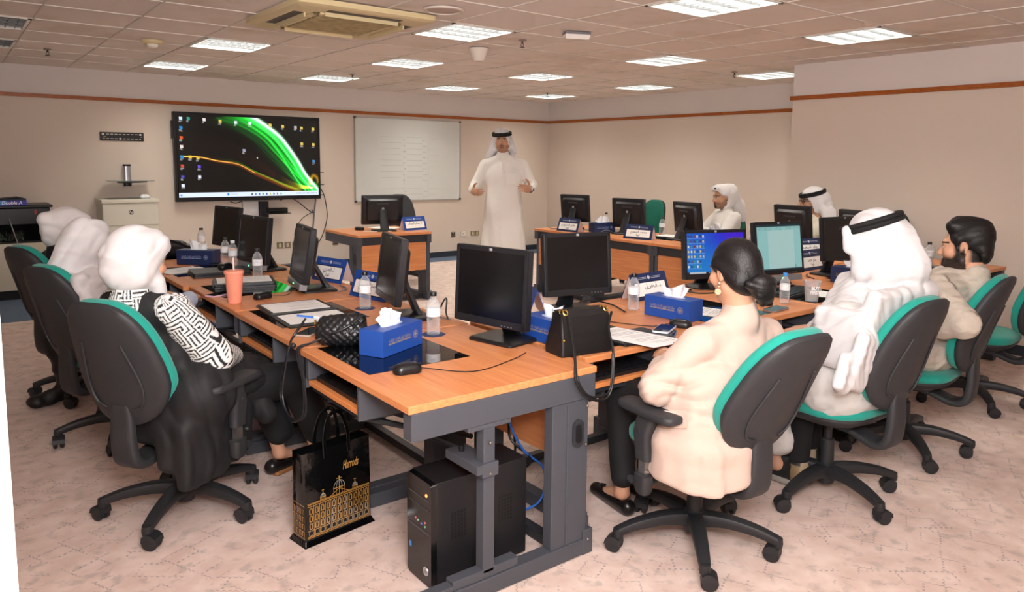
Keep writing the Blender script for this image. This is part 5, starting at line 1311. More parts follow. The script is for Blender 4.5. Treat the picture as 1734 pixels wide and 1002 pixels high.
# --- woman with the patterned sleeves
def maze(u, v, cell=.042):
    """interlocking bars: every cell repeats one of four stripe motifs"""
    i, j = np.floor(u/cell).astype(int), np.floor(v/cell).astype(int)
    fu, fv = u/cell - i, v/cell - j
    h = ((i*73856093) ^ (j*19349663)) % 4
    a = np.where(h == 0, fu, np.where(h == 1, fv, np.where(h == 2, np.maximum(fu, fv), np.maximum(1-fu, fv))))
    return (np.abs((a*3) % 1 - .5) > .21)
def patterned_woman():
    T = Matrix.Translation((.03, -.225, 1.125)) @ rot(-14, -6, 4); k = .95
    J = seated(16, .03, -.1, T @ V3(0, 0, 0), sh_z=.365, width=.14, feet=((.1, .5), (.3, .56)), knee_y=.4, kz=.5)
    J['neck'] = V3(.02, -.245, 1.0)
    J['knR'] = V3(.27, .42, .5); J['knL'] = V3(.06, .42, .5); J['anR'] = V3(.31, .53, .1); J['anL'] = V3(.13, .47, .1); J['toeR'] = V3(.36, .68, .03); J['toeL'] = V3(.16, .63, .03)
    J.update(elL=V3(-.27, -.05, .72), elR=V3(.215, -.05, .72), wrL=V3(-.06, .2, .66), wrR=V3(.13, .15, .66))
    hs = [dict(w=J['wrL'], d=(.6, .7, 0), n=(.2, 0, -1), t=(.7, -.6, 0), curl=.4, size=.92), dict(w=J['wrR'], d=(-.7, .7, 0), n=(-.2, 0, -1), t=(-.7, -.6, 0), curl=.4, size=.92)]
    p = person('woman in white headscarf and black gown with black and white maze-patterned sleeves', .75, 3.3, 33, J, T, k, 'warm', .005, hands=hs, nr=.05, jaw=.88, ears=False)
    MBk = mat('black crepe', '17171a', .7, bump=.06, bscale=60, crease=.6, cscale=(7, 7, 4))
    s = SDF(); torso(s, J, 1.05, lap=False, k=.06)
    for sd in 'LR': s.cap(J['sh'+sd], J['sh'+sd]*.9 + J['el'+sd]*.1, .055, .05, .04)
    s.cap(V3(-.14, -.1, .58), V3(.18, -.1, .58), .15, .15, .06); s.ell((.05, .14, .56), (.24, .27, .095), .05)
    # gown hanging over the right side of the seat
    s.cap(V3(.17, -.1, .54), V3(.24, -.13, .3), .07, .035, .06); s.cap(V3(.17, .04, .54), V3(.225, .06, .32), .07, .03, .06); s.cap(V3(.12, -.18, .54), V3(.15, -.235, .33), .07, .04, .06); s.cap(V3(.18, .16, .52), V3(.26, .22, .4), .07, .05, .06)
    s.rbox((.225, -.06, .36), (.035, .2, .14), .03, .06); s.rbox((.05, -.2, .46), (.18, .04, .08), .03, .06)
    s.fn(lambda P: P[..., 2] - .245 - .03*np.sin(P[..., 1]*10), (-.5, -.5, .1), (.5, .4, .28), .012, True)
    s.cap(V3(-.09, -.23, .93), V3(.07, -.23, .93), .07, .07, .05)
    garment('gown', s, .008, MBk, p, folds(.008, 70, (.5, .8, .1), .7, 51))
    # patterned sleeves and collar
    for sd in 'RL':
        s = SDF(); a = J['sh'+sd] + V3(.0, .0, .022); e, w = J['el'+sd], J['wr'+sd]
        s.cap(a, e, .07, .078, .04); s.cap(e, w, .074, .052, .04)
        me = s.mesh('patterned_sleeve', .0042 if sd == 'R' else .008, folds(.007, 40, (.3, .6, .7), .8, 52), 2)
        ax1 = np.array((e-a).normalized()); o_ = np.array(a); side = np.cross(ax1, (0, 1, .2)); side /= np.linalg.norm(side); oth = np.cross(ax1, side)
        def pt(P, o_=o_, ax1=ax1, side=side, oth=oth):
            q = P-o_; u = q @ ax1; v = .085*np.arctan2(q @ side, q @ oth) + .0*u
            far = np.clip(u/.28, 0, 1); v = v*(1-far) + (q @ side)*1.2*far
            m = maze(u+.3, v+.5, .05); c = np.where(m[:, None], np.array([.82, .82, .8]), np.array([.012, .012, .014])); return c
        paint(me, pt); put('patterned_sleeve', me, vcol_mat('maze cloth', .8), p)
    s = SDF(); s.cap(J['neck'] + V3(0, -.01, -.05), J['neck'] + V3(0, -.0, .03), .085, .068, .02)
    me = s.mesh('patterned_collar', .0045, None, 2); paint(me, lambda P: np.where(maze(.09*np.arctan2(P[:, 0]-.02, -(P[:, 1]+.25))+.6, P[:, 2], .045)[:, None], np.array([.82, .82, .8]), np.array([.012, .012, .014]))); put('patterned_collar', me, vcol_mat('maze cloth', .8), p)
    s = SDF(); dome(s, T, k, .02, .085); s.T = T
    s.cap((-.035, .068, .062), (.035, .068, .062), .034, .034, .03)
    s.cap((0, -.075, .0), (0, -.085, -.035), .07, .048, .04); s.cap((0, .02, -.08), (0, .045, -.12), .06, .05, .04); s.cap((-.05, -.02, -.045), (.05, -.02, -.045), .05, .05, .04); s.cap((.05, .05, -.08), (.06, .085, -.15), .036, .018, .03); s.cap((-.035, .045, .08), (.035, .045, .08), .04, .04, .03); s.T = None
    face_hole(s, T, k, -.02, .105, .07, .135, .115)
    garment('headscarf', s, .006, M_veil, p, folds(.0045, 85, (.6, .5, -.5), .7, 53))
    s = SDF()
    for sd in 'LR': s.cap(V3(-.03 if sd == 'L' else .16, .1, .54), J['kn'+sd], .1, .085, .05); s.cap(J['kn'+sd], J['an'+sd] + V3(0, 0, .11), .085, .068, .03)
    garment('trousers', s, .008, mat('black trousers', '131316', .8), p, folds(.006, 34, (0, .6, .8), .8, 2))
    for sd in 'LR':
        a, t_ = J['an'+sd], J['toe'+sd]; s = SDF(); s.cap(a + V3(-.01, -.045, -.055), t_ + V3(.01, .04, .0), .036, .032, .03); s.ell(a + V3(0, .015, -.01), (.028, .055, .04), .01, True); sh = garment('loafer', s, .006, mat('black leather', '121112', .3), p)
        dv = (t_-a); dv.z = 0; dv.normalize(); A3 = np.array([[dv.y, -dv.x, 0], [dv.x, dv.y, 0], [0, 0, 1]]).T; mid = (a+t_)/2; mid.z = .011
        s = SDF(); s.rbox(mid, (.036, .13, .011), .008, .02, rot=A3); garment('sole', s, .008, mat('tan sole', '9a6b3e', .6), sh)
patterned_woman()

# --- the two veiled women beyond her
def veil_woman2():
    T = Matrix.Translation((.05, -.2, 1.065)) @ rot(-12, -10, 5); k = .96
    J = seated(10, .05, -.1, T @ V3(0, 0, 0), sh_z=.3, width=.18, feet=((-.0, .4), (.2, .4)))
    J['neck'] = V3(.06, -.23, .91)
    J.update(elL=V3(-.2, .0, .7), elR=V3(.34, .02, .7), wrL=V3(0, .25, .74), wrR=V3(.2, .28, .74))
    hs = [dict(w=J['wrL'], d=(.5, .8, 0), n=(.2, 0, -1), t=(.7, -.6, 0), curl=.4, size=.92), dict(w=J['wrR'], d=(-.5, .8, 0), n=(-.2, 0, -1), t=(-.7, -.6, 0), curl=.4, size=.92)]
    p = person('woman in a long sheer white veil flowing down her back over pale blue clothes', .72, 4.42, 25, J, T, k, 'warm', .007, hands=hs, nr=.05, jaw=.88, ears=False)
    s = SDF(); torso(s, J, 1.05, k=.06)
    for sd in 'LR': sleeve(s, J, sd, .075, .068, .05, end=.9); s.cap(J['kn'+sd], J['an'+sd] + V3(0, 0, .05), .085, .09, .05)
    garment('dress', s, .009, mat('pale blue cotton', 'bcc6da', .8, bump=.06, bscale=50), p, folds(.006, 30, (.5, .4, .5), .9, 61))
    s = SDF(); dome(s, T, k, .022); s.T = T
    s.cap((0, .03, .085), (0, -.03, .09), .055, .055, .04); s.cap((0, -.05, -.02), (0, -.085, -.12), .08, .08, .06); s.cap((0, .02, -.08), (0, .05, -.14), .065, .065, .05); s.T = None
    s.rbox((.06, -.31, .82), (.15, .03, .14), .025, .08, rot=rot(0, 14).to_3x3()); s.rbox((.19, -.22, .82), (.035, .12, .12), .03, .07); s.cap(V3(-.02, -.25, .9), V3(.13, -.24, .89), .075, .075, .07); s.rbox((.2, -.29, .72), (.06, .04, .11), .03, .05)
    face_hole(s, T, k, -.02, .105, .07, .14, .115)
    garment('veil', s, .007, mat('sheer veil', 'dddbdd', .85, bump=.08, bscale=50, sheen=.1, crease=.5, cscale=(5, 9, 9)), p, folds(.007, 75, (.8, .5, -.3), .8, 62))
    return p
def veil_woman1():
    T = Matrix.Translation((.0, -.12, 1.075)) @ rot(-8, -26, 0); k = .95
    J = seated(4, .0, -.1, T @ V3(0, 0, 0), sh_z=.3, width=.17, feet=((.0, .4), (.2, .4)))
    J['neck'] = V3(.0, -.17, .93)
    J.update(elL=V3(-.16, .05, .7), elR=V3(.34, .05, .7), wrL=V3(0, .27, .74), wrR=V3(.2, .3, .74))
    hs = [dict(w=J['wrL'], d=(.5, .8, 0), n=(.2, 0, -1), t=(.7, -.6, 0), curl=.4, size=.92), dict(w=J['wrR'], d=(-.5, .8, 0), n=(-.2, 0, -1), t=(-.7, -.6, 0), curl=.4, size=.92)]
    p = person('woman farthest from the camera with a tight white headscarf and black clothes', .7, 5.38, 25, J, T, k, 'warm', .007, hands=hs, nr=.05, jaw=.88, ears=False)
    s = SDF(); torso(s, J, 1.03, k=.06)
    for sd in 'LR': sleeve(s, J, sd, .075, .068, .05, end=.9); s.cap(J['kn'+sd], J['an'+sd] + V3(0, 0, .05), .085, .09, .05)
    s.cap(J['neck'] - V3(0, .01, .06), J['neck'] + V3(0, -.0, .03), .085, .07, .03)
    garment('black_dress', s, .009, MATS['black crepe'], p, folds(.006, 30, (.5, .4, .5), .9, 71))
    s = SDF(); dome(s, T, k, .018); s.T = T
    s.cap((0, -.08, .0), (0, -.13, .0), .075, .05, .05); s.cap((0, -.06, -.06), (0, .02, -.09), .06, .055, .05); s.cap((-.035, .055, .08), (.035, .055, .08), .04, .04, .03); s.T = None
    face_hole(s, T, k, -.02, .105, .07, .15, .115)
    garment('headscarf', s, .007, M_farveil, p, folds(.006, 60, (.2, .5, .8), .7, 72))
    return p
veil_woman2(); veil_woman1()
# ------------------------------------------------------------------ things on and around the desks
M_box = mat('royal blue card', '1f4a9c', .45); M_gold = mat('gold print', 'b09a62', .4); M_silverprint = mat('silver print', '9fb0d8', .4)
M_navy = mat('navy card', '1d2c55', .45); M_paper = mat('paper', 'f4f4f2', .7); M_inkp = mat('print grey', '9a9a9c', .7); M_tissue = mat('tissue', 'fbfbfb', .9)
M_inkd = mat('marker ink', '3a3c44', .6)
def tissue_box(label, x, y, rz, ink=None, dark=False, ears=0, seed=0):
    t = thing('tissue_box', label, 'tissue box', (x, y, Z+.002), R(rz), 'blue tissue boxes')
    w, d, h = .272, .118, .104
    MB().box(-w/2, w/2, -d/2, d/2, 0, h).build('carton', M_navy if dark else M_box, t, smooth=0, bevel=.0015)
    MB().prism([(.07*cos(a), .022*sin(a)) for a in [2*pi*i/24 for i in range(24)]], h, h+.0008).build('slot', mat('slot film', 'b9c4dc', .3), t, smooth=0)
    ink = ink or M_gold
    M0 = TM((0, -d/2-.0006, 0), rx=pi/2)
    g = text('lettering', ar('مركز كونا لتطوير القدرات الإعلامية'), .016, ink, t, TM((-.025, -d/2-.0006, .06), rx=pi/2), fit=.15)
    text('lettering', 'KUNA CENTER FOR DEVELOPMENT OF MEDIA SKILLS', .0095, ink, t, TM((-.025, -d/2-.0006, .046), rx=pi/2), fit=.15, bold=.0003)
    e = MB()
    for r in (.0165, .0125):
        n = 32
        e.add([(rr*cos(2*pi*k/n), rr*sin(2*pi*k/n), 0) for rr in (r, r-.0012) for k in range(n)], [(k, (k+1) % n, n+(k+1) % n, n+k) for k in range(n)], 0, TM((.085, -d/2-.0007, .053), rx=pi/2))
    for k in range(4): e.add([(0, .011, 0), (-.003, .003, 0), (.003, .003, 0)], [(0, 1, 2)], 0, TM((.085, -d/2-.0007, .053), rx=pi/2) @ Matrix.Rotation(k*pi/2, 4, 'Z'))
    e.ball((.085, -d/2, .053), .003, 0, 5)
    e.build('emblem', ink, t, smooth=0)
    # pulled-up tissue: a crumpled fan of paper
    rs = np.random.RandomState(seed); mb = MB(); n, m = 14, 7
    for side in (0, 1):
        vs = []
        for j in range(m):
            for i in range(n):
                u, v = i/(n-1)-.5, j/(m-1)
                x = u*(.1+.05*v) + .012*v*(rs.rand()-.5); y = (.018 if side else -.004)*(.3+v) + .012*sin(u*13+seed+side*2)*v*(1-.3*side) + .006*(rs.rand()-.5)
                z = h - .006 + v*(.062 + .018*cos(u*5+seed) - .05*abs(u)*side)
                vs.append((x, y, z))
        mb.add(vs, [(j*n+i, j*n+i+1, (j+1)*n+i+1, (j+1)*n+i) for j in range(m-1) for i in range(n-1)])
    mb.build('tissue', M_tissue, t, smooth=70)
    return t
tissue_box('bright blue tissue box by the woven bag on the nearest corner desk', 1.415, 2.665, 25.6, seed=1)
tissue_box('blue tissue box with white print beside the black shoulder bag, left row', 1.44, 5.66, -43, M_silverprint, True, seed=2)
tissue_box('blue tissue box mostly hidden behind the square black handbag', 2.045, 2.385, -90, seed=3)
tissue_box('blue tissue box left of the woman in the cream blazer', 2.865, 2.41, -86, seed=4)
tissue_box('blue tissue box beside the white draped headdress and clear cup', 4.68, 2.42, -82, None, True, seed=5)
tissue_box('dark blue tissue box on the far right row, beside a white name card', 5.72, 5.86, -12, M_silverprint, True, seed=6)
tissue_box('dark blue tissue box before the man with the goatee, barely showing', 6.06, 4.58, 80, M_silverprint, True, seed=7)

def name_card(label, x, y, rz, lines, L_=.3, h=.145, dark=False):
    """tent card; writing on its local -y face"""
    t = thing('name_card', label, 'name card', (x, y, Z+.001), R(rz), 'tent name cards')
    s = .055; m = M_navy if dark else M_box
    mb = MB()
    for sg in (-1, 1):
        mb.add([(-L_/2, sg*s, 0), (L_/2, sg*s, 0), (L_/2, 0, h), (-L_/2, 0, h), (-L_/2, sg*(s-.004), 0), (L_/2, sg*(s-.004), 0), (L_/2, 0, h-.006), (-L_/2, 0, h-.006)], [(0, 1, 2, 3), (7, 6, 5, 4), (0, 4, 5, 1), (0, 3, 7, 4), (1, 5, 6, 2)], 0)
        mb.add([(-L_/2+.001, sg*(s-.0045), 0), (L_/2-.001, sg*(s-.0045), 0), (L_/2-.001, 0, h-.007), (-L_/2+.001, 0, h-.007)], [(0, 1, 2, 3)], 1)
    mb.build('tent', [m, mat('card inside', 'ecd8d2', .7)], t, smooth=0)
    a = math.atan2(s, h)
    F = TM((0, -s/2, h/2)) @ Matrix.Rotation(pi/2 - a, 4, 'X')       # plane of the front face: x right, y up the slope
    W_, H_ = L_-.05, .075
    b = MB().prism(rrect(W_+.012, H_+.012, .006), .0004, .0009, 1, F @ Matrix.Translation((0, -.016, 0))).prism(rrect(W_, H_, .005), .001, .0016, 0, F @ Matrix.Translation((0, -.016, 0)))
    b.build('white_insert', [M_paper, mat('insert border', '0f1a38' if not dark else 'c9ccd6', .5)], t, smooth=0)
    d = MB(); d.prism([(.011*cos(k*pi/10), .011*sin(k*pi/10)) for k in range(20)], .0006, .0014, 0, F @ Matrix.Translation((0, .05, 0)))
    for sx in (-1, 1):
        for r in range(2): d.box(sx*.02 if sx > 0 else -.1, .1 if sx > 0 else -.02, .044+.008*r, .046+.008*r, .0006, .001, 0, F)
    d.build('emblem', mat('emblem pale', 'c4c9d8', .5), t, smooth=0)
    for i, (l, dx, sz) in enumerate(lines): text('handwriting', ar(l), sz, M_inkd, t, F @ Matrix.Translation((dx, .0 - .034*i, .0022)), bold=.0004)
    return t
name_card('blue name card behind the water bottle on the left row', 1.88, 3.74, -80, [('ا. المنقل', .03, .034), ('كونا', .0, .028)], .33)
name_card('blue name card half hidden behind the edge-on monitor with a sound bar', 1.93, 4.42, -76, [('ا. العنزي', .0, .034), ('كونا', 0, .026)], .3)
name_card('name card whose blue border shows behind the corner monitor', 2.33, 2.88, 62, [('ا. خالد', .0, .034)], .28)
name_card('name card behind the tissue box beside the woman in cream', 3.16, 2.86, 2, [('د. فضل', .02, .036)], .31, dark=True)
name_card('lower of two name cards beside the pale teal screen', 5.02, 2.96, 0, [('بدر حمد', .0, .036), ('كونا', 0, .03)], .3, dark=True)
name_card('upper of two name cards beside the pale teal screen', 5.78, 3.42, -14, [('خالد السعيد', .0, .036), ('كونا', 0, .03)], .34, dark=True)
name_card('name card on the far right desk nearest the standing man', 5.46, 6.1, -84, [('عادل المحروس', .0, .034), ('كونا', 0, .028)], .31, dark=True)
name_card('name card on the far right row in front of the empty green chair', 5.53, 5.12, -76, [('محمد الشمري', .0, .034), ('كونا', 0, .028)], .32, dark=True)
name_card('name card on the instructor desk', 4.08, 7.16, 6, [('ا. بسام الجراف', .0, .034)], .3)

def clear_plastic():
    m = bpy.data.materials.new('clear plastic'); m.use_nodes = True; nt = m.node_tree; b = nt.nodes['Principled BSDF']; N = nt.nodes.new; L = nt.links.new
    b.inputs['Base Color'].default_value = (.86, .88, .9, 1); b.inputs['Roughness'].default_value = .08; b.inputs['Specular IOR Level'].default_value = .7
    tr = N('ShaderNodeBsdfTransparent'); tr.inputs['Color'].default_value = (.95, .96, .97, 1)
    lw = N('ShaderNodeLayerWeight'); lw.inputs['Blend'].default_value = .35
    r = N('ShaderNodeMapRange'); r.inputs['To Min'].default_value = .1; r.inputs['To Max'].default_value = .75; L(lw.outputs['Facing'], r.inputs['Value'])
    mx = N('ShaderNodeMixShader'); L(r.outputs['Result'], mx.inputs['Fac']); L(tr.outputs[0], mx.inputs[1]); L(b.outputs[0], mx.inputs[2]); L(mx.outputs[0], nt.nodes['Material Output'].inputs['Surface'])
    return m
M_pet = clear_plastic(); M_label = mat('bottle label', 'f1f2f4', .5); M_capk = mat('bottle cap black', '18181a', .4); M_capb = mat('bottle cap blue', '2f86d8', .4); M_lblue = mat('label print', 'a9b4c6', .5)
def bottle(label, x, y, cap=None, sc=1.0, mat_under=False, zz=0):
    t = thing('water_bottle', label, 'bottle', (x, y, Z+.0018+zz), random.uniform(0, 3), 'small water bottles')
    p = [(0, 0), (.026, 0), (.03, .004), (.031, .02)]
    for k in range(5): p += [(.031, .02+.012*k), (.029, .026+.012*k)]
    p += [(.031, .082), (.031, .125), (.029, .138), (.022, .155), (.0135, .166), (.0125, .174), (0, .174)]
    MB().lathe([(r*sc, z*sc) for r, z in p], 20).build('body', M_pet, t, smooth=50)
    lb = MB(); lb.lathe([(.0316*sc, .084*sc), (.0318*sc, .084*sc), (.0318*sc, .122*sc), (.0316*sc, .122*sc)], 24)
    lb.build('label_band', M_label, t)
    b = MB()
    for k in range(6): b.box(-.012, .012-.003*(k % 3), -.0324*sc, -.0318*sc, (.09+.005*k)*sc, (.0915+.005*k)*sc, 0, Matrix.Rotation(k//3*pi, 4, 'Z'))
    b.build('label_print', M_lblue, t, smooth=0)
    MB().lathe([(r*sc, z*sc) for r, z in ((0, .1745), (.0155, .1745), (.0155, .19), (.0145, .192), (0, .192))], 20).build('cap', cap or M_capk, t, smooth=40)
    if mat_under:
        o = MB().prism([(.055*cos(k*pi/4+.2), .055*sin(k*pi/4+.2)) for k in range(8)], 0, .0015).build('coaster', mat('navy coaster', '2a3560', .6), smooth=0, loc=(x, y, Z+.0003)); tag(o, 'dark blue octagonal coaster under the ' + mat_under, 'coaster', 'bottle coasters')
    return t
bottle('water bottle standing beside the blue tissue box on the nearest desk', 1.69, 2.79, mat_under='water bottle nearest the camera')
bottle('water bottle in front of the blue name card on the left row', 1.70, 3.49, mat_under='water bottle before the blue name card')
bottle('water bottle just right of the coral tumbler', 1.57, 4.77)
bottle('water bottle with a pale cap, behind the coral tumbler straw', 1.585, 5.33, mat('pale cap', 'dfe6ee', .4))
bottle('water bottle with a black cap, directly behind the pale-capped bottle', 1.60, 5.56)
bottle('water bottle behind the white-printed tissue box, beside the black shoulder bag', 1.66, 6.42)
bottle('water bottle left of the tissue box by the woman in cream', 2.84, 2.66)
bottle('small water bottle with a bright blue cap', 3.68, 2.3, M_capb, .88)
bottle('water bottle right of the two name cards, by the black monitor', 5.3, 2.98)
bottle('water bottle in front of the bearded man', 5.92, 2.49, mat_under='water bottle before the bearded man')
bottle('water bottle behind the tissue box on the far right row', 5.98, 6.06)
bottle('water bottle in front of the dark green empty chair', 6.05, 5.28)
bottle('water bottle with a black cap between the blue screen and teal screen', 6.0, 4.12)

# tumbler and clear cup
t = thing('tumbler', 'coral pink lidded tumbler with a pale straw', 'tumbler', (1.2, 4.03, Z))
M_coral = mat('coral plastic', 'f59a80', .4)
MB().lathe([(0, .0005), (.034, .0005), (.035, .004), (.047, .158), (0, .158)], 36).build('cup', M_coral, t, smooth=50)
MB().lathe([(0, .158), (.05, .158), (.051, .161), (.051, .171), (.048, .176), (.02, .178), (0, .178)], 36).build('lid', M_coral, t, smooth=50)
MB().tube([(.0, .0, .17), (-.004, -.008, .245)], .0045, 10).build('straw', mat('straw', 'f3e3dc', .4), t)
t = thing('plastic_cup', 'clear plastic cup printed in white, half full of melted ice', 'cup', (3.86, 2.24, Z+.0018))
MB().lathe([(0, 0), (.034, 0), (.046, .115), (.048, .117), (.0455, .118), (.033, .003), (0, .003)], 32).build('cup', M_pet, t, smooth=50)
MB().lathe([(0, .0035), (.032, .0035), (.0385, .06), (0, .06)], 28).build('drink', mat('cloudy drink', 'd5d2d0', .3, trans=.6), t, smooth=50)
for i, w in enumerate(('BUT', 'FIRST')):
    o = text('print', w, .026, M_tissue, t, TM((0, -.0475-.0005, .078-.024*i), rx=pi/2), fit=.045 if i == 0 else .056, bold=.001)
    o.rotation_euler = (0, 0, R(-38))

def phone(label, x, y, rz, col='101114', case=None, zz=0.0):
    t = thing('phone', label, 'phone', (x, y, Z+.002+zz), R(rz), 'phones on the desks')
    MB().prism(rrect(.076, .155, .011), 0, .008).build('case', case or mat('phone case grey', '8c8f94', .35, metal=.4), t, smooth=40)
    MB().prism(rrect(.071, .15, .009), .008, .0088).build('screen', mat('phone screen', col, .08), t, smooth=0)
phone('phone with a pink case beside the coral tumbler', 1.2, 4.3, -62, case=mat('phone pink', 'e9b9cc', .35))
phone('phone in a clear case in front of the woven bag', 1.255, 3.13, -50, case=mat('phone clear', 'b8aba0', .2))
phone('dark phone in a white frame by the cream sleeve, upper of two', 2.57, 2.21, -64, '141a2e', mat('phone white', 'dfe2ea', .3), .012)
phone('lower of the two stacked phones by the cream sleeve', 2.545, 2.17, -55, '141a2e', mat('phone case grey', '8c8f94', .35, metal=.4))
phone('grey phone lying near the blue-capped bottle', 3.47, 2.215, -84)
def mouse(label, x, y, rz, cable_pts=None, zz=0):
    t = thing('computer_mouse', label, 'mouse', (x, y, Z+.0015+zz), R(rz), 'computer mice')
    s = [[(px*k, py*k2, z) for px, py in rrect(.062, .108, .028, 6)] for k, k2, z in ((.92, .96, 0), (1, 1, .008), (.97, .98, .018), (.82, .86, .029), (.5, .55, .036), (.05, .05, .038))]
    MB().loft(s).build('shell', mat('mouse black', '161618', .3), t, smooth=70)
    MB().box(-.0012, .0012, .008, .054, .026, .0335).build('button_gap', M_capk, t, smooth=0)
    MB().lathe([(0, -.004), (.009, -.004), (.009, .004), (0, .004)], 14, 0, TM((0, .028, .03), ry=pi/2)).build('wheel', mat('wheel grey', '4a4b4e', .4), t)
    if cable_pts: MB().tube([(0, .052, .012)] + cable_pts, .002, 6, path=6).build('cord', M_cab, t)
mouse('black mouse on the near corner desk with its cord running to the monitor', 1.3, 2.33, -100, [(.1, .22, .003), (.02, .42, .003), (-.05, .52, .003)])
mouse('black mouse between the coral tumbler and the open black folder', 1.36, 4.06, -72, [(.03, .13, .003), (-.03, .22, .003)])
mouse('black mouse lying on the closed black folder, left row', 1.46, 5.09, -60, None, .034)
mouse('black mouse by the cream sleeve, cord crossing the desk', 2.72, 2.24, 30, [(-.06, .14, .003), (-.02, .4, .003), (.1, .5, .003)])
mouse('black mouse under the hair bun, beside the grey phone', 3.55, 2.34, -20)
mouse('black mouse on the instructor desk', 3.56, 7.42, 40)

def page(mb, x, y, w, h, rz, z, lines=16, seed=0, M=None):
    rs = np.random.RandomState(seed); Tm = (M or Matrix()) @ TM((x, y, z), R(rz))
    mb.add([(-w/2, -h/2, 0), (w/2, -h/2, 0), (w/2, h/2, 0), (-w/2, h/2, 0), (-w/2, -h/2, -.0012), (w/2, -h/2, -.0012), (w/2, h/2, -.0012), (-w/2, h/2, -.0012)], [(0, 1, 2, 3), (4, 7, 6, 5), (0, 4, 5, 1), (1, 5, 6, 2), (2, 6, 7, 3), (3, 7, 4, 0)], 0, Tm)
    for k in range(lines):
        yy = h*.4 - h*.8*k/max(lines, 1)
        if k % 4 == 3: continue
        l = w*(.5+.3*rs.rand()); x1 = w*.42
        mb.add([(x1-l, yy, .0004), (x1, yy, .0004), (x1, yy+.0035, .0004), (x1-l, yy+.0035, .0004)], [(0, 1, 2, 3)], 1, Tm)
M_fold = mat('black leatherette', '1a1a1e', .4, bump=.06, bscale=300)
t = thing('open_folder', 'open black document folder with two white pages', 'folder', (1.4, 3.545, Z+.002), R(-4))
MB().prism(rrect(.34, .6, .012), 0, .004).box(-.165, .165, -.01, .01, .004, .008).box(-.16, .16, .015, .29, .004, .01).build('cover', M_fold, t, smooth=0)
pg = MB(); page(pg, -.005, .15, .29, .235, 0, .012, 10, 1); pg.build('page', [M_paper, M_inkp], t, smooth=0)
pg = MB(); page(pg, .0, -.135, .3, .225, 0, .007, 0, 2); pg.build('page', [M_paper, M_inkp], t, smooth=0)
MB().box(-.17, .17, -.006, .006, .008, .011).build('clip_strip', mat('clip grey', '5a5b60', .3, metal=.6), t, smooth=0)
t = thing('pen', 'blue and white pen on the open folder page', 'pen', (1.36, 3.4, Z+.014), R(-60))
MB().tube([(-.07, 0, 0), (.03, 0, 0)], .0048, 10).build('barrel', mat('pen blue', '3d7fe0', .3), t)
MB().tube([(.03, 0, 0), (.066, 0, 0)], .0052, 10).box(.035, .06, -.001, .001, .004, .0075).build('grip', mat('pen white', 'e4e4ea', .3), t)
MB().tube([(.066, 0, 0), (.076, 0, 0)], [.0045, .002], 10).build('tip', mat('pen navy', '22306a', .3), t)
t = thing('closed_folder', 'thick black folder with printed pages on top, behind the coral tumbler', 'folder', (1.42, 4.57, Z+.002), R(-14))
MB().prism(rrect(.36, .27, .012), 0, .012).prism(rrect(.35, .26, .012), .014, .028).build('cover', M_fold, t, smooth=0)
pg = MB(); page(pg, .0, .01, .31, .22, 0, .031, 9, 4); pg.build('page', [M_paper, M_inkp], t, smooth=0)
t = thing('closed_folder', 'closed black folder with a mouse lying on it, left row', 'folder', (1.42, 5.08, Z+.002), R(-6))
MB().prism(rrect(.36, .26, .012), 0, .014).prism(rrect(.35, .25, .012), .016, .03).build('cover', M_fold, t, smooth=0)
t = thing('document_stack', 'white printed pages fanned at the desk edge, left row beyond the closed folder', 'papers', (1.27, 5.36, Z+.002), R(12))
pg = MB(); page(pg, 0, 0, .3, .21, 0, .002, 10, 5); pg.build('page', [M_paper, M_inkp], t, smooth=0)
pg = MB(); page(pg, -.02, .02, .3, .21, 5, .005, 10, 6); pg.build('page', [M_paper, M_inkp], t, smooth=0)
t = thing('document_stack', 'white printed page over the desk edge between the square handbag and cream sleeve', 'papers', (2.36, 2.19, Z+.004), R(-2))
MB().prism(rrect(.3, .2, .01, cx=.02, cy=.03), -.003, .008).build('clipboard', M_fold, t, smooth=0)
pg = MB(); page(pg, -.01, .0, .21, .37, -2, .012, 18, 7, Matrix(((1, -.25, 0, 0), (0, 1, 0, 0), (0, 0, 1, 0), (0, 0, 0, 1)))); pg.build('page', [M_paper, M_inkp], t, smooth=0)
t = thing('document_stack', 'white printed page right of the tissue box by the woman in cream', 'papers', (3.1, 2.42, Z+.002), R(20))
pg = MB(); page(pg, 0, 0, .21, .297, 0, .002, 16, 8); pg.build('page', [M_paper, M_inkp], t, smooth=0)
t = thing('document_stack', 'white pages on a black folder before the dark green empty chair', 'papers', (5.92, 5.02, Z+.002), R(8))
MB().prism(rrect(.26, .34, .01), 0, .014).build('folder', M_fold, t, smooth=0)
pg = MB(); page(pg, 0, 0, .21, .297, 0, .016, 12, 9); pg.build('page', [M_paper, M_inkp], t, smooth=0)
t = thing('document_stack', 'small white paper beside the clear printed cup', 'papers', (4.12, 2.33, Z+.002), R(10))
pg = MB(); page(pg, 0, 0, .2, .14, 0, .002, 0, 9); pg.build('page', [M_paper, M_inkp], t, smooth=0)
t = thing('document_stack', 'white papers on the instructor desk beside the monitor', 'papers', (3.9, 7.5, Z+.002), R(25))
pg = MB(); page(pg, 0, 0, .21, .297, 0, .002, 10, 10); pg.build('page', [M_paper, M_inkp], t, smooth=0)
t = thing('keyboard', 'black keyboard half hidden behind the hair bun', 'keyboard', (4.0, 2.44, Z+.002), R(8))
k_ = MB().prism(rrect(.42, .14, .01), 0, .014)
k_.build('case', M_blkm, t, smooth=0)
k_ = MB()
for i in range(5):
    for j in range(18): k_.box(-.198+.022*j, -.179+.022*j, -.056+.023*i, -.037+.023*i, .014, .02)
k_.build('keys', M_blk, t, smooth=0)

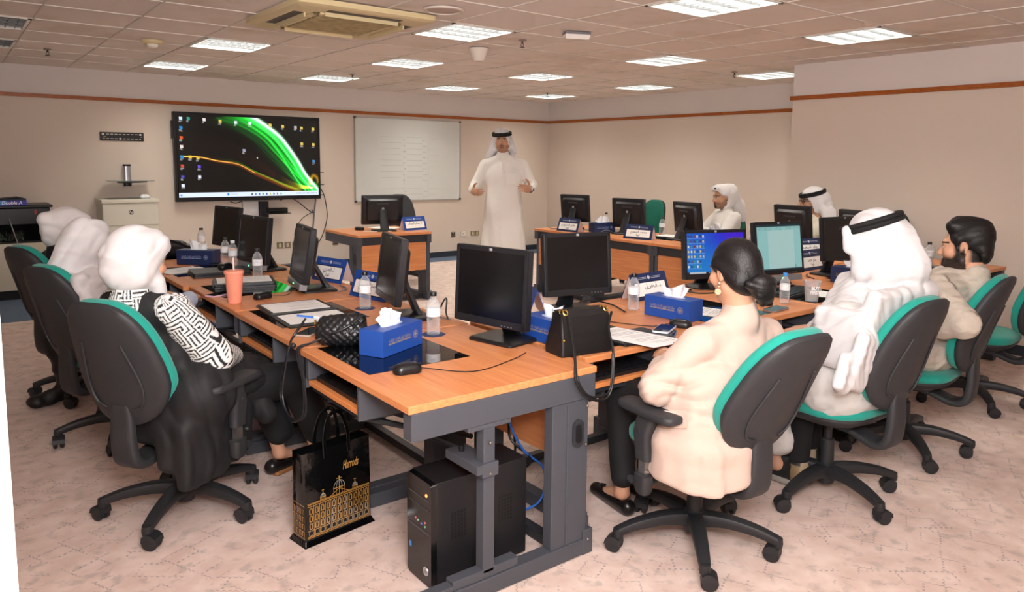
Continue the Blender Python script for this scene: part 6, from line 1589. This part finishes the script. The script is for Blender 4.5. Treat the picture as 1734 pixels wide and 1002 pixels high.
# bags
def woven_bag():
    t = thing('woven_bag', 'small black woven leather pouch bag with a knotted cord strap', 'handbag', (1.285, 2.86, Z+.002), R(-32))
    s = SDF(); s.ell((0, 0, .058), (.112, .055, .06), .03); s.rbox((0, 0, .04), (.1, .05, .04), .035, .03); s.cap((-.07, 0, .1), (.08, 0, .112), .018, .018, .04)
    def d(P):
        u = (P[:, 0] + P[:, 2])*105; v = (P[:, 0] - P[:, 2])*105
        return -.0055*(np.abs(np.sin(u))**.6*np.abs(np.sin(v))**.6 - .5)
    me = s.mesh('pouch', .004, d, 1); put('pouch', me, mat('woven leather', '17171a', .32), t)
    st = MB(); st.tube([(-.105, -.01, .085), (-.05, -.06, .06), (.03, -.06, .085), (.088, -.02, .122), (.1, 0, .1)], .005, 8, path=6); st.ball((.05, -.055, .098), .009, 0, 6); st.build('strap', M_fold, t)
    h = MB()
    I = (TM((1.285, 2.86, Z+.002), R(-32))).inverted()
    w = lambda *p: I @ V3(*p)
    for o in (0, .02):
        h.tube([w(1.165, 2.95+o, .86-o), w(1.12, 2.97+o*.5, .79-o*.5), w(1.085, 2.93, .755), w(1.065, 2.95+o, .62), w(1.06, 2.95+o*1.4, .53), w(1.06, 2.86, .465+o*.6), w(1.06, 2.73-o, .53), w(1.065, 2.74-o*.6, .66), w(1.085, 2.85-o, .757), w(1.15, 2.86, .775), w(1.2, 2.86, .79)], .0045, 6, path=6)
    h.ball(w(1.09, 2.9, .765), .012, 0, 6)
    h.build('hanging_strap', M_fold, t)
    g = MB(); g.tube([(-.108 + .0, .011*cos(a), .09 + .014*sin(a)) for a in [2*pi*i/12 for i in range(13)]], .003, 6); g.build('ring', mat('gold metal', 'd9b25c', .25, metal=1), t)
woven_bag()
def square_bag():
    t = thing('square_handbag', 'square black leather handbag with gold rings and a long hanging strap', 'handbag', (2.025, 2.195, Z+.002), R(-8))
    b = MB(); b.loft([[(x, y, 0) for x, y in rrect(.25, .13, .012)], [(x, y, .03) for x, y in rrect(.25, .135, .012)], [(x, y, .13) for x, y in rrect(.225, .085, .012)], [(x, y, .165) for x, y in rrect(.222, .078, .012)], [(x, y, .172) for x, y in rrect(.205, .06, .012)]])
    M_lea = mat('grained leather', '121214', .42, bump=.2, bscale=220)
    b.build('body', M_lea, t, smooth=50)
    f = MB(); f.bar([(0, .02, .176), (0, -.025, .176), (0, -.048, .155), (0, -.056, .11), (0, -.06, .085)], .23, .006, side=(1, 0, 0)); f.build('flap', M_lea, t)
    g = MB(); I = TM((2.025, 2.195, Z+.002), R(-8)).inverted(); w = lambda *p: I @ V3(*p)
    for x in (-.1, .1):
        g = MB()
        for o in (0, .018): g.tube([(x + .01*cos(a) + o*.3, -.02 - o + .007*sin(a), .174 + .009*sin(a)) for a in [2*pi*i/10 for i in range(11)]], .0032, 6)
        g.build('ring', mat('gold metal', 'd9b25c', .25, metal=1), t)
    MB().ball((-.118, -.068, .07), .006, 0, 5).build('stud', mat('gold metal', 'd9b25c', .25, metal=1), t)
    s = MB()
    a = w(1.905, 2.13, .92); c = w(2.115, 2.1, .92)
    s.tube([a, w(1.862, 2.06, .87), w(1.815, 1.985, .79), w(1.795, 1.957, .73), w(1.83, 1.952, .67), w(1.885, 1.95, .635), w(1.95, 1.95, .63), w(1.985, 1.955, .68), w(2.005, 1.975, .79), w(2.06, 2.06, .87), c], .0055, 8, path=6)
    s.tube([w(1.82, 1.99, .78), w(1.808, 1.957, .72), w(1.85, 1.95, .66), w(1.91, 1.945, .645), w(1.96, 1.948, .655), w(1.98, 1.955, .71), w(2.0, 1.975, .79)], .004, 8, path=6)
    s.build('strap', M_lea, t)
square_bag()
def shopping_bag():
    x0, y0, rz = 1.19, 2.765, R(8.5)
    t = thing('shopping_bag', 'glossy black shopping bag printed with a gold domed building', 'bag', (x0, y0, 0), rz)
    M_pvc = mat('black pvc', '09090a', .1, spec=.7, bump=.35, bscale=9)
    w, d, h = .31, .1, .375
    b = MB()
    rings = []
    for z, kx, ky in ((0.004, 1, 1), (.02, 1, 1.0), (.15, 1.0, 1.0), (.28, 1.0, .92), (h, 1.03, .75)):
        rings.append([(x*kx, y*ky, z) for x, y in rrect(w, d, .008, 2)])
    inner = [[(x*1.02, y*.7, h-.002) for x, y in rrect(w-.008, d-.008, .006, 2)], [(x*.98, y*.85, .05) for x, y in rrect(w-.008, d-.008, .006, 2)]]
    b.loft(rings + inner); b.build('body', M_pvc, t, smooth=30)
    MB().loft([[(x, y, .0005) for x, y in rrect(w+.022, d+.03, .004, 2)], [(x, y, .003) for x, y in rrect(w+.018, d+.024, .004, 2)], [(x, y, .02) for x, y in rrect(w+.004, d+.004, .004, 2)]]).build('base_fold', M_pvc, t, smooth=0)
    hd = MB()
    for y in (-.045, .045): hd.bar([(-.055, y*.85-(.003 if y < 0 else -.003), h-.04), (-.056, y*.8, h+.04), (-.03, y*.6, h+.12), (.02, y*.6, h+.13), (.05, y*.8, h+.05), (.055, y*.85-(.003 if y < 0 else -.003), h-.04)], .004, .016, path=5, side=(0, 1, 0))
    hd.build('handles', M_pvc, t)
    yf = -d/2-.0012
    text('lettering', 'Harrods', .05, mat('gold foil', 'd8a657', .3, metal=.5), t, TM((.055, -.0525, .285), rx=pi/2+R(-2)), shear=.35, fit=.075, bold=.0008)
    # generic arcaded facade in gold and silver lines
    g = MB(); sv = MB()
    def ln(mb, x0, z0, x1, z1, wd=.0016):
        p, q = V3(x0, yf, z0), V3(x1, yf, z1); dd = (q-p).normalized(); n = V3(-dd.z, 0, dd.x)*wd/2
        mb.add([p-n, q-n, q+n, p+n], [(0, 1, 2, 3)])
    def arch(mb, x, z, wd, ht):
        ln(mb, x-wd/2, z, x-wd/2, z+ht-wd/2); ln(mb, x+wd/2, z, x+wd/2, z+ht-wd/2); ln(mb, x-wd/2, z, x+wd/2, z)
        for k in range(6): a, c = pi*k/6, pi*(k+1)/6; ln(mb, x+wd/2*cos(a), z+ht-wd/2+wd/2*sin(a), x+wd/2*cos(c), z+ht-wd/2+wd/2*sin(c))
    for z in (.03, .036, .16, .168, .172, .06): ln(g, -.145, z, .145, z, .0022)
    for k in range(37): ln(g, -.144+.008*k, .161, -.14+.008*k, .167, .001); ln(g, -.144+.008*k, .031, -.14+.008*k, .035, .001)
    for k in range(11):
        x = -.13+.026*k
        arch(sv, x, .04, .017, .02)
        for r in range(3): arch(sv if k in (4, 5, 6) or r == 0 else g, x, .066+.031*r, .014, .026); arch(g, x, .068+.031*r, .009, .02)
        ln(g, x+.013, .036, x+.013, .16, .0018)
    for x, s_ in ((.0, 1.0), (-.075, .45), (.075, .45)):
        for q in range(5):
            a0 = -1+q*.5
            for k in range(5):
                t0, t1 = k/5*pi/2, (k+1)/5*pi/2; ln(sv, x+a0*.026*s_*cos(t0), .2+.03*s_*sin(t0)-.03*(1-s_), x+a0*.026*s_*cos(t1), .2+.03*s_*sin(t1)-.03*(1-s_))
        ln(g, x-.028*s_, .2-.03*(1-s_), x+.028*s_, .2-.03*(1-s_), .003); ln(g, x, .2+.03*s_-.03*(1-s_), x, .2+.048*s_-.03*(1-s_), .004); ln(g, x-.012*s_, .238*s_+.2*(1-s_)-.01*(1-s_), x+.012*s_, .238*s_+.2*(1-s_)-.01*(1-s_), .003)
        for k in range(5): ln(g, x-.026*s_+.013*s_*k, .172, x-.026*s_+.013*s_*k, .2-.03*(1-s_))
    ln(g, -.045, .172, 0, .196, .002); ln(g, .045, .172, 0, .196, .002)
    g.build('facade_print', mat('gold foil', 'd8a657', .3, metal=.5), t, smooth=0); sv.build('facade_windows', mat('silver foil', 'c9c4b4', .35, metal=.4), t, smooth=0)
    s2 = MB(); ML = Matrix.Rotation(-pi/2, 4, 'Z')
    yf_old = yf
    def ln2(z0, z1, y0, y1): s2.box(-w/2-.0014, -w/2-.0008, min(y0, y1)-.0008, max(y0, y1)+.0008, min(z0, z1)-.0008, max(z0, z1)+.0008)
    for k in range(4):
        y = -.036+.024*k
        for z in (.04, .07, .1, .13): ln2(z, z+.02, y-.006, y-.006); ln2(z, z+.02, y+.006, y+.006); ln2(z+.02, z+.02, y-.006, y+.006)
    ln2(.165, .165, -.045, .045); ln2(.032, .032, -.045, .045)
    s2.build('side_print', MATS['gold foil'], t, smooth=0)
shopping_bag()
t = thing('fabric_tote', 'pale lavender fabric bag on the floor behind the chair arm', 'bag', (1.25, 3.98, 0), R(35))
s = SDF(); s.rbox((0, 0, .1), (.13, .06, .1), .04, .04); s.cap((-.08, 0, .18), (.08, 0, .19), .03, .035, .04); garment('body', s, .008, mat('lavender cotton', 'c4c6de', .85, bump=.1, bscale=40), t, folds(.012, 30, (.7, .4, .3), .9, 81))
t = thing('small_pouch', 'small black pouch on the floor beside the lavender bag', 'bag', (1.42, 3.86, 0), R(20))
MB().loft([[(x, y, .001) for x, y in rrect(.15, .1, .02)], [(x, y, .05) for x, y in rrect(.16, .11, .02)], [(x, y, .09) for x, y in rrect(.14, .06, .02)]]).build('body', M_fold, t); MB().box(-.06, .06, -.003, .003, .088, .094).build('zip', mat('zip grey', '55565a', .4), t, smooth=0)
t = thing('shoulder_bag', 'black shoulder bag slumped on the far end of the left row', 'bag', (1.42, 6.12, Z+.002), R(-35))
s = SDF(); s.rbox((0, 0, .05), (.17, .08, .05), .04, .04); s.cap((-.1, 0, .09), (.02, .0, .1), .035, .03, .04); s.cap((.1, 0, .06), (.28, .02, .025), .03, .02, .03); garment('body', s, .008, M_fold, t, folds(.006, 40, (.6, .4, .4), .8, 82))
MB().bar([(-.13, -.02, .08), (-.12, -.05, .13), (-.02, -.08, .13), (.1, -.09, .09), (.2, -.06, .05)], .006, .022, path=6, side=(.3, 1, 0)).build('strap', M_fold, t)
t = thing('puffer_coat', 'black quilted coat hanging off the chair with its sleeve on the floor', 'coat', (.52, 5.27, 0), 0)
s = SDF(); s.cap((.06, .06, .62), (.0, .0, .42), .09, .11, .05); s.cap((.0, .0, .45), (.07, .0, .3), .1, .09, .05); s.cap((-.02, -.02, .38), (.02, -.02, .1), .075, .055, .04); s.cap((.04, -.01, .08), (-.13, -.05, .045), .05, .044, .03); s.ell((-.15, -.055, .045), (.05, .045, .044), .02)
garment('quilted_body', s, .0065, mat('quilted nylon', '131315', .55, bump=.1, bscale=30), t, lambda P: .010*(np.abs(np.sin(P[:, 2]*32+P[:, 0]*8)) - .5) + .003*np.sin(P[:, 0]*60+P[:, 1]*50))

# computers on the floor
t = thing('computer_tower', 'black computer tower clamped under the nearest desk', 'computer', (1.505, 2.222, 0), 0)
M_case = mat('case black textured', '17171a', .5, bump=.08, bscale=600)
MB().box(-.2, .205, -.088, .088, .012, .395).build('case', M_case, t, smooth=0, bevel=.004)
fp = MB(); fp.loft([[(-.2, y, z) for y, z in [(p[0], p[1]+.2) for p in rrect(.176, .39, .012)]], [(-.222, y, z) for y, z in [(p[0], p[1]+.2) for p in rrect(.17, .385, .02)]]]); fp.build('front_panel', mat('piano black', '0c0c0e', .15), t, smooth=40)
dt = MB(); dt.box(-.2235, -.221, -.07, .07, .325, .329).box(-.2235, -.221, -.07, .07, .29, .293).box(-.2235, -.221, -.075, .075, .2, .207); dt.build('drive_seams', mat('seam grey', '3b3c40', .3), t, smooth=0)
MB().lathe([(0, 0), (.006, 0), (.006, .003), (0, .003)], 14, 0, TM((-.222, -.055, .345), ry=-pi/2)).build('power_button', mat('led orange', (1, .35, .08), emit=1.5), t)
po = MB(); 
for i, (y, z) in enumerate(((.02, .235), (.005, .232), (-.02, .228), (-.045, .24), (-.045, .225))): po.lathe([(0, 0), (.004, 0), (.004, .003), (0, .003)], 10, i % 3, TM((-.222, y, z), ry=-pi/2))
po.build('ports', [mat('port pink', 'c86a70', .4), mat('port green', '7fb08a', .4), mat('port blue', '4f6fb8', .4)], t)
MB().prism(rrect(.016, .022, .003), .0, .001, 0, TM((-.2225, .06, .12), rz=-pi/2, rx=pi/2)).build('blue_sticker', mat('sticker blue', '3f86c8', .4), t, smooth=0)
MB().lathe([(0, 0), (.017, 0), (.016, .003), (0, .003)], 24, 0, TM((-.2225, -.05, .06), ry=-pi/2)).build('logo_disc', mat('logo silver', 'c8cacd', .25, metal=.7), t)
text('logo_letters', 'hp', .022, M_blk, t, TM((-.2262, -.05, .062), rz=-pi/2, rx=pi/2) , shear=.25)
vt = MB()
for x in (-.14, .07):
    vt = MB()
    for i in range(5):
        for j in range(8): vt.box(x+.014*i, x+.014*i+.008, -.0888, -.0878, .17+.013*j, .17+.013*j+.009)
    vt.build('side_vent', mat('vent dark', '050506', .6), t, smooth=0)
t = thing('computer_tower', 'dark computer case with a round rear fan beside the instructor desk', 'computer', (3.05, 7.75, 0), R(-20))
MB().box(-.14, .14, -.12, .24, .004, .25).build('case', M_case, t, smooth=0, bevel=.004)
MB().box(-.135, .135, -.123, -.12, .01, .245).build('rear_plate', mat('steel plate', '8d8f92', .4, metal=.6), t, smooth=0)
fan = MB()
for r in (.06, .045, .03): fan.tube([(r*cos(a), -.125, .15+r*sin(a)) for a in [2*pi*i/20 for i in range(21)]], .003, 5)
for k in range(8): fan.tube([(.01*cos(k*pi/4), -.125, .15+.01*sin(k*pi/4)), (.06*cos(k*pi/4), -.125, .15+.06*sin(k*pi/4))], .003, 5)
fan.lathe([(0, -.002), (.016, -.002), (.016, .004), (0, .004)], 14, 0, TM((0, -.123, .15), rx=pi/2)); fan.build('fan_grille', mat('grille steel', 'a9abad', .35, metal=.6), t)
MB().lathe([(0, 0), (.062, 0), (.062, .001), (0, .001)], 24, 0, TM((0, -.1232, .15), rx=pi/2)).build('fan_opening', M_blk, t)
# loose cables
M_cabb = mat('cable blue', '2f6fd0', .45)
cable('network_cable', [(1.72, 2.28, .63), (1.74, 2.3, .5), (1.82, 2.3, .345), (1.93, 2.3, .24), (1.94, 2.3, .14), (1.9, 2.3, .085), (1.8, 2.3, .075), (1.72, 2.25, .09)], .005, M_cabb, 'bright blue network cable looping beside the computer tower')
cable('network_cable', [(1.6, 2.5, .63), (1.64, 2.47, .6), (1.7, 2.46, .62), (1.66, 2.5, .575), (1.6, 2.5, .6), (1.66, 2.48, .625)], .005, mat('cable navy', '1f3f86', .45), 'coiled dark blue cable hanging under the nearest desktop')
cable('power_cable', [(1.85, 2.5, .7), (1.84, 2.42, .5), (1.8, 2.36, .38), (1.86, 2.3, .3), (1.9, 2.4, .2), (1.84, 2.6, .02)], .006, M_cab, 'black power cable hanging beneath the nearest desk')
cable('power_cable', [(2.0, 2.75, .62), (2.02, 2.7, .4), (2.1, 2.72, .2), (2.2, 2.8, .02), (2.5, 2.85, .012)], .006, M_cab, 'black cable dropping to the floor beneath the near row')
for lab, pts in (('grey cable behind the monitor edge-on by the tissue box', [(1.8, 3.2, .757), (1.88, 3.1, .757), (1.9, 2.98, .757)]), ('black cable loop standing behind the edge-on monitor nearest the tissue box', [(1.9, 3.1, .757), (1.9, 3.04, .84), (1.88, 2.98, .86), (1.87, 2.97, .8), (1.9, 3.0, .757)]),
                 ('grey cable end near the blue tent card', [(1.78, 4.0, .757), (1.86, 4.06, .757), (1.88, 4.2, .757)]), ('white connector cable by the fourth monitor', [(1.86, 5.0, .757), (1.95, 4.96, .757), (1.93, 4.84, .757), (1.9, 4.75, .757)]),
                 ('grey cable bundle dropping behind the fourth monitor', [(1.9, 5.25, .757), (1.97, 5.1, .757), (1.99, 4.95, .7), (2.0, 4.9, .4)]), ('black cable looping from the monitor behind the square handbag', [(2.62, 2.9, .757), (2.76, 2.92, .77), (2.82, 2.8, .757), (2.74, 2.62, .757)]),
                 ('black cables under the blue icon screen', [(3.55, 2.85, .757), (3.44, 2.9, .77), (3.5, 2.75, .757), (3.62, 2.7, .757)]), ('grey cable on the far right desk near the standing man', [(5.5, 6.5, .757), (5.48, 6.42, .757), (5.6, 6.38, .757), (5.7, 6.42, .757)]),
                 ('grey cable arching behind the second far right monitor', [(5.42, 5.62, .757), (5.5, 5.6, .8), (5.6, 5.62, .79), (5.7, 5.66, .757)]), ('black lead running to the tissue box by the clear cup', [(4.75, 2.8, .757), (4.66, 2.75, .757), (4.6, 2.66, .757)]),
                 ('white cable on the instructor desk', [(3.5, 7.2, .757), (3.58, 7.12, .757), (3.7, 7.14, .757), (3.75, 7.05, .757)]), ('black cord coiled on the left row by the tissue box', [(1.46, 5.5, .757), (1.5, 5.44, .765), (1.54, 5.5, .757), (1.5, 5.54, .765), (1.47, 5.48, .76), (1.53, 5.46, .765), (1.5, 5.52, .77)])):
    cable('desk_cable', pts, .004, M_cabg if 'grey' in lab else (M_cabw if 'white' in lab else M_cab), lab)
# ------------------------------------------------------------------ camera, light, world
YAW, PIT, ROLL, HC = .90500672, .11200476, .01156, 1.53
Rv = Vector((sin(YAW), -cos(YAW), 0)); Fh = Vector((cos(YAW), sin(YAW), 0)); Up = Vector((0, 0, 1))
Fw = Fh*cos(PIT) - Up*sin(PIT); U0 = Up*cos(PIT) + Fh*sin(PIT)
X_ = Rv*cos(ROLL) + U0*sin(ROLL); Y_ = -Rv*sin(ROLL) + U0*cos(ROLL)
cd = bpy.data.cameras.new('camera'); cam = bpy.data.objects.new('camera', cd); COL.objects.link(cam)
cd.sensor_width = 36; cd.lens = 36*1249.157/1734; cd.shift_x = -(884.738-867)/1734; cd.shift_y = (411.665-501)/1734; cd.clip_start = .05
M = Matrix((X_, Y_, -Fw)).transposed().to_4x4(); M.translation = (0, 0, HC); cam.matrix_world = M
S.camera = cam
def area(name, loc, rot, size, power, color, sy=None):
    l = bpy.data.lights.new(name, 'AREA'); l.energy = power; l.color = color; l.size = size
    if sy: l.shape = 'RECTANGLE'; l.size_y = sy
    o = bpy.data.objects.new(name, l); COL.objects.link(o); o.location = loc; o.rotation_euler = rot; return o
# flash bounced from the ceiling and wall behind the photographer
fl = area('bounced_flash', (.15, -.1, 2.35), (0, 0, 0), 1.0, 120, (1, .97, .99), 1.0)
d = Vector((2.6, 3.0, .5)) - fl.location; fl.rotation_euler = d.to_track_quat('-Z', 'Y').to_euler()
up = area('ceiling_bounce_flash', (.3, .1, 1.7), (0, 0, 0), .5, 110, (1, .97, .96), .5)
up.rotation_euler = Vector((.55, .65, .9)).to_track_quat('-Z', 'Y').to_euler()
w = bpy.data.worlds.new('world'); S.world = w; w.use_nodes = True
w.node_tree.nodes['Background'].inputs['Color'].default_value = (1, .93, .85, 1); w.node_tree.nodes['Background'].inputs['Strength'].default_value = .1
S.view_settings.view_transform = 'Standard'; S.view_settings.look = 'None'; S.view_settings.exposure = 0
S.cycles.use_denoising = True; S.cycles.max_bounces = 6; S.cycles.diffuse_bounces = 4; S.cycles.transparent_max_bounces = 8
S.cycles.sample_clamp_indirect = 6
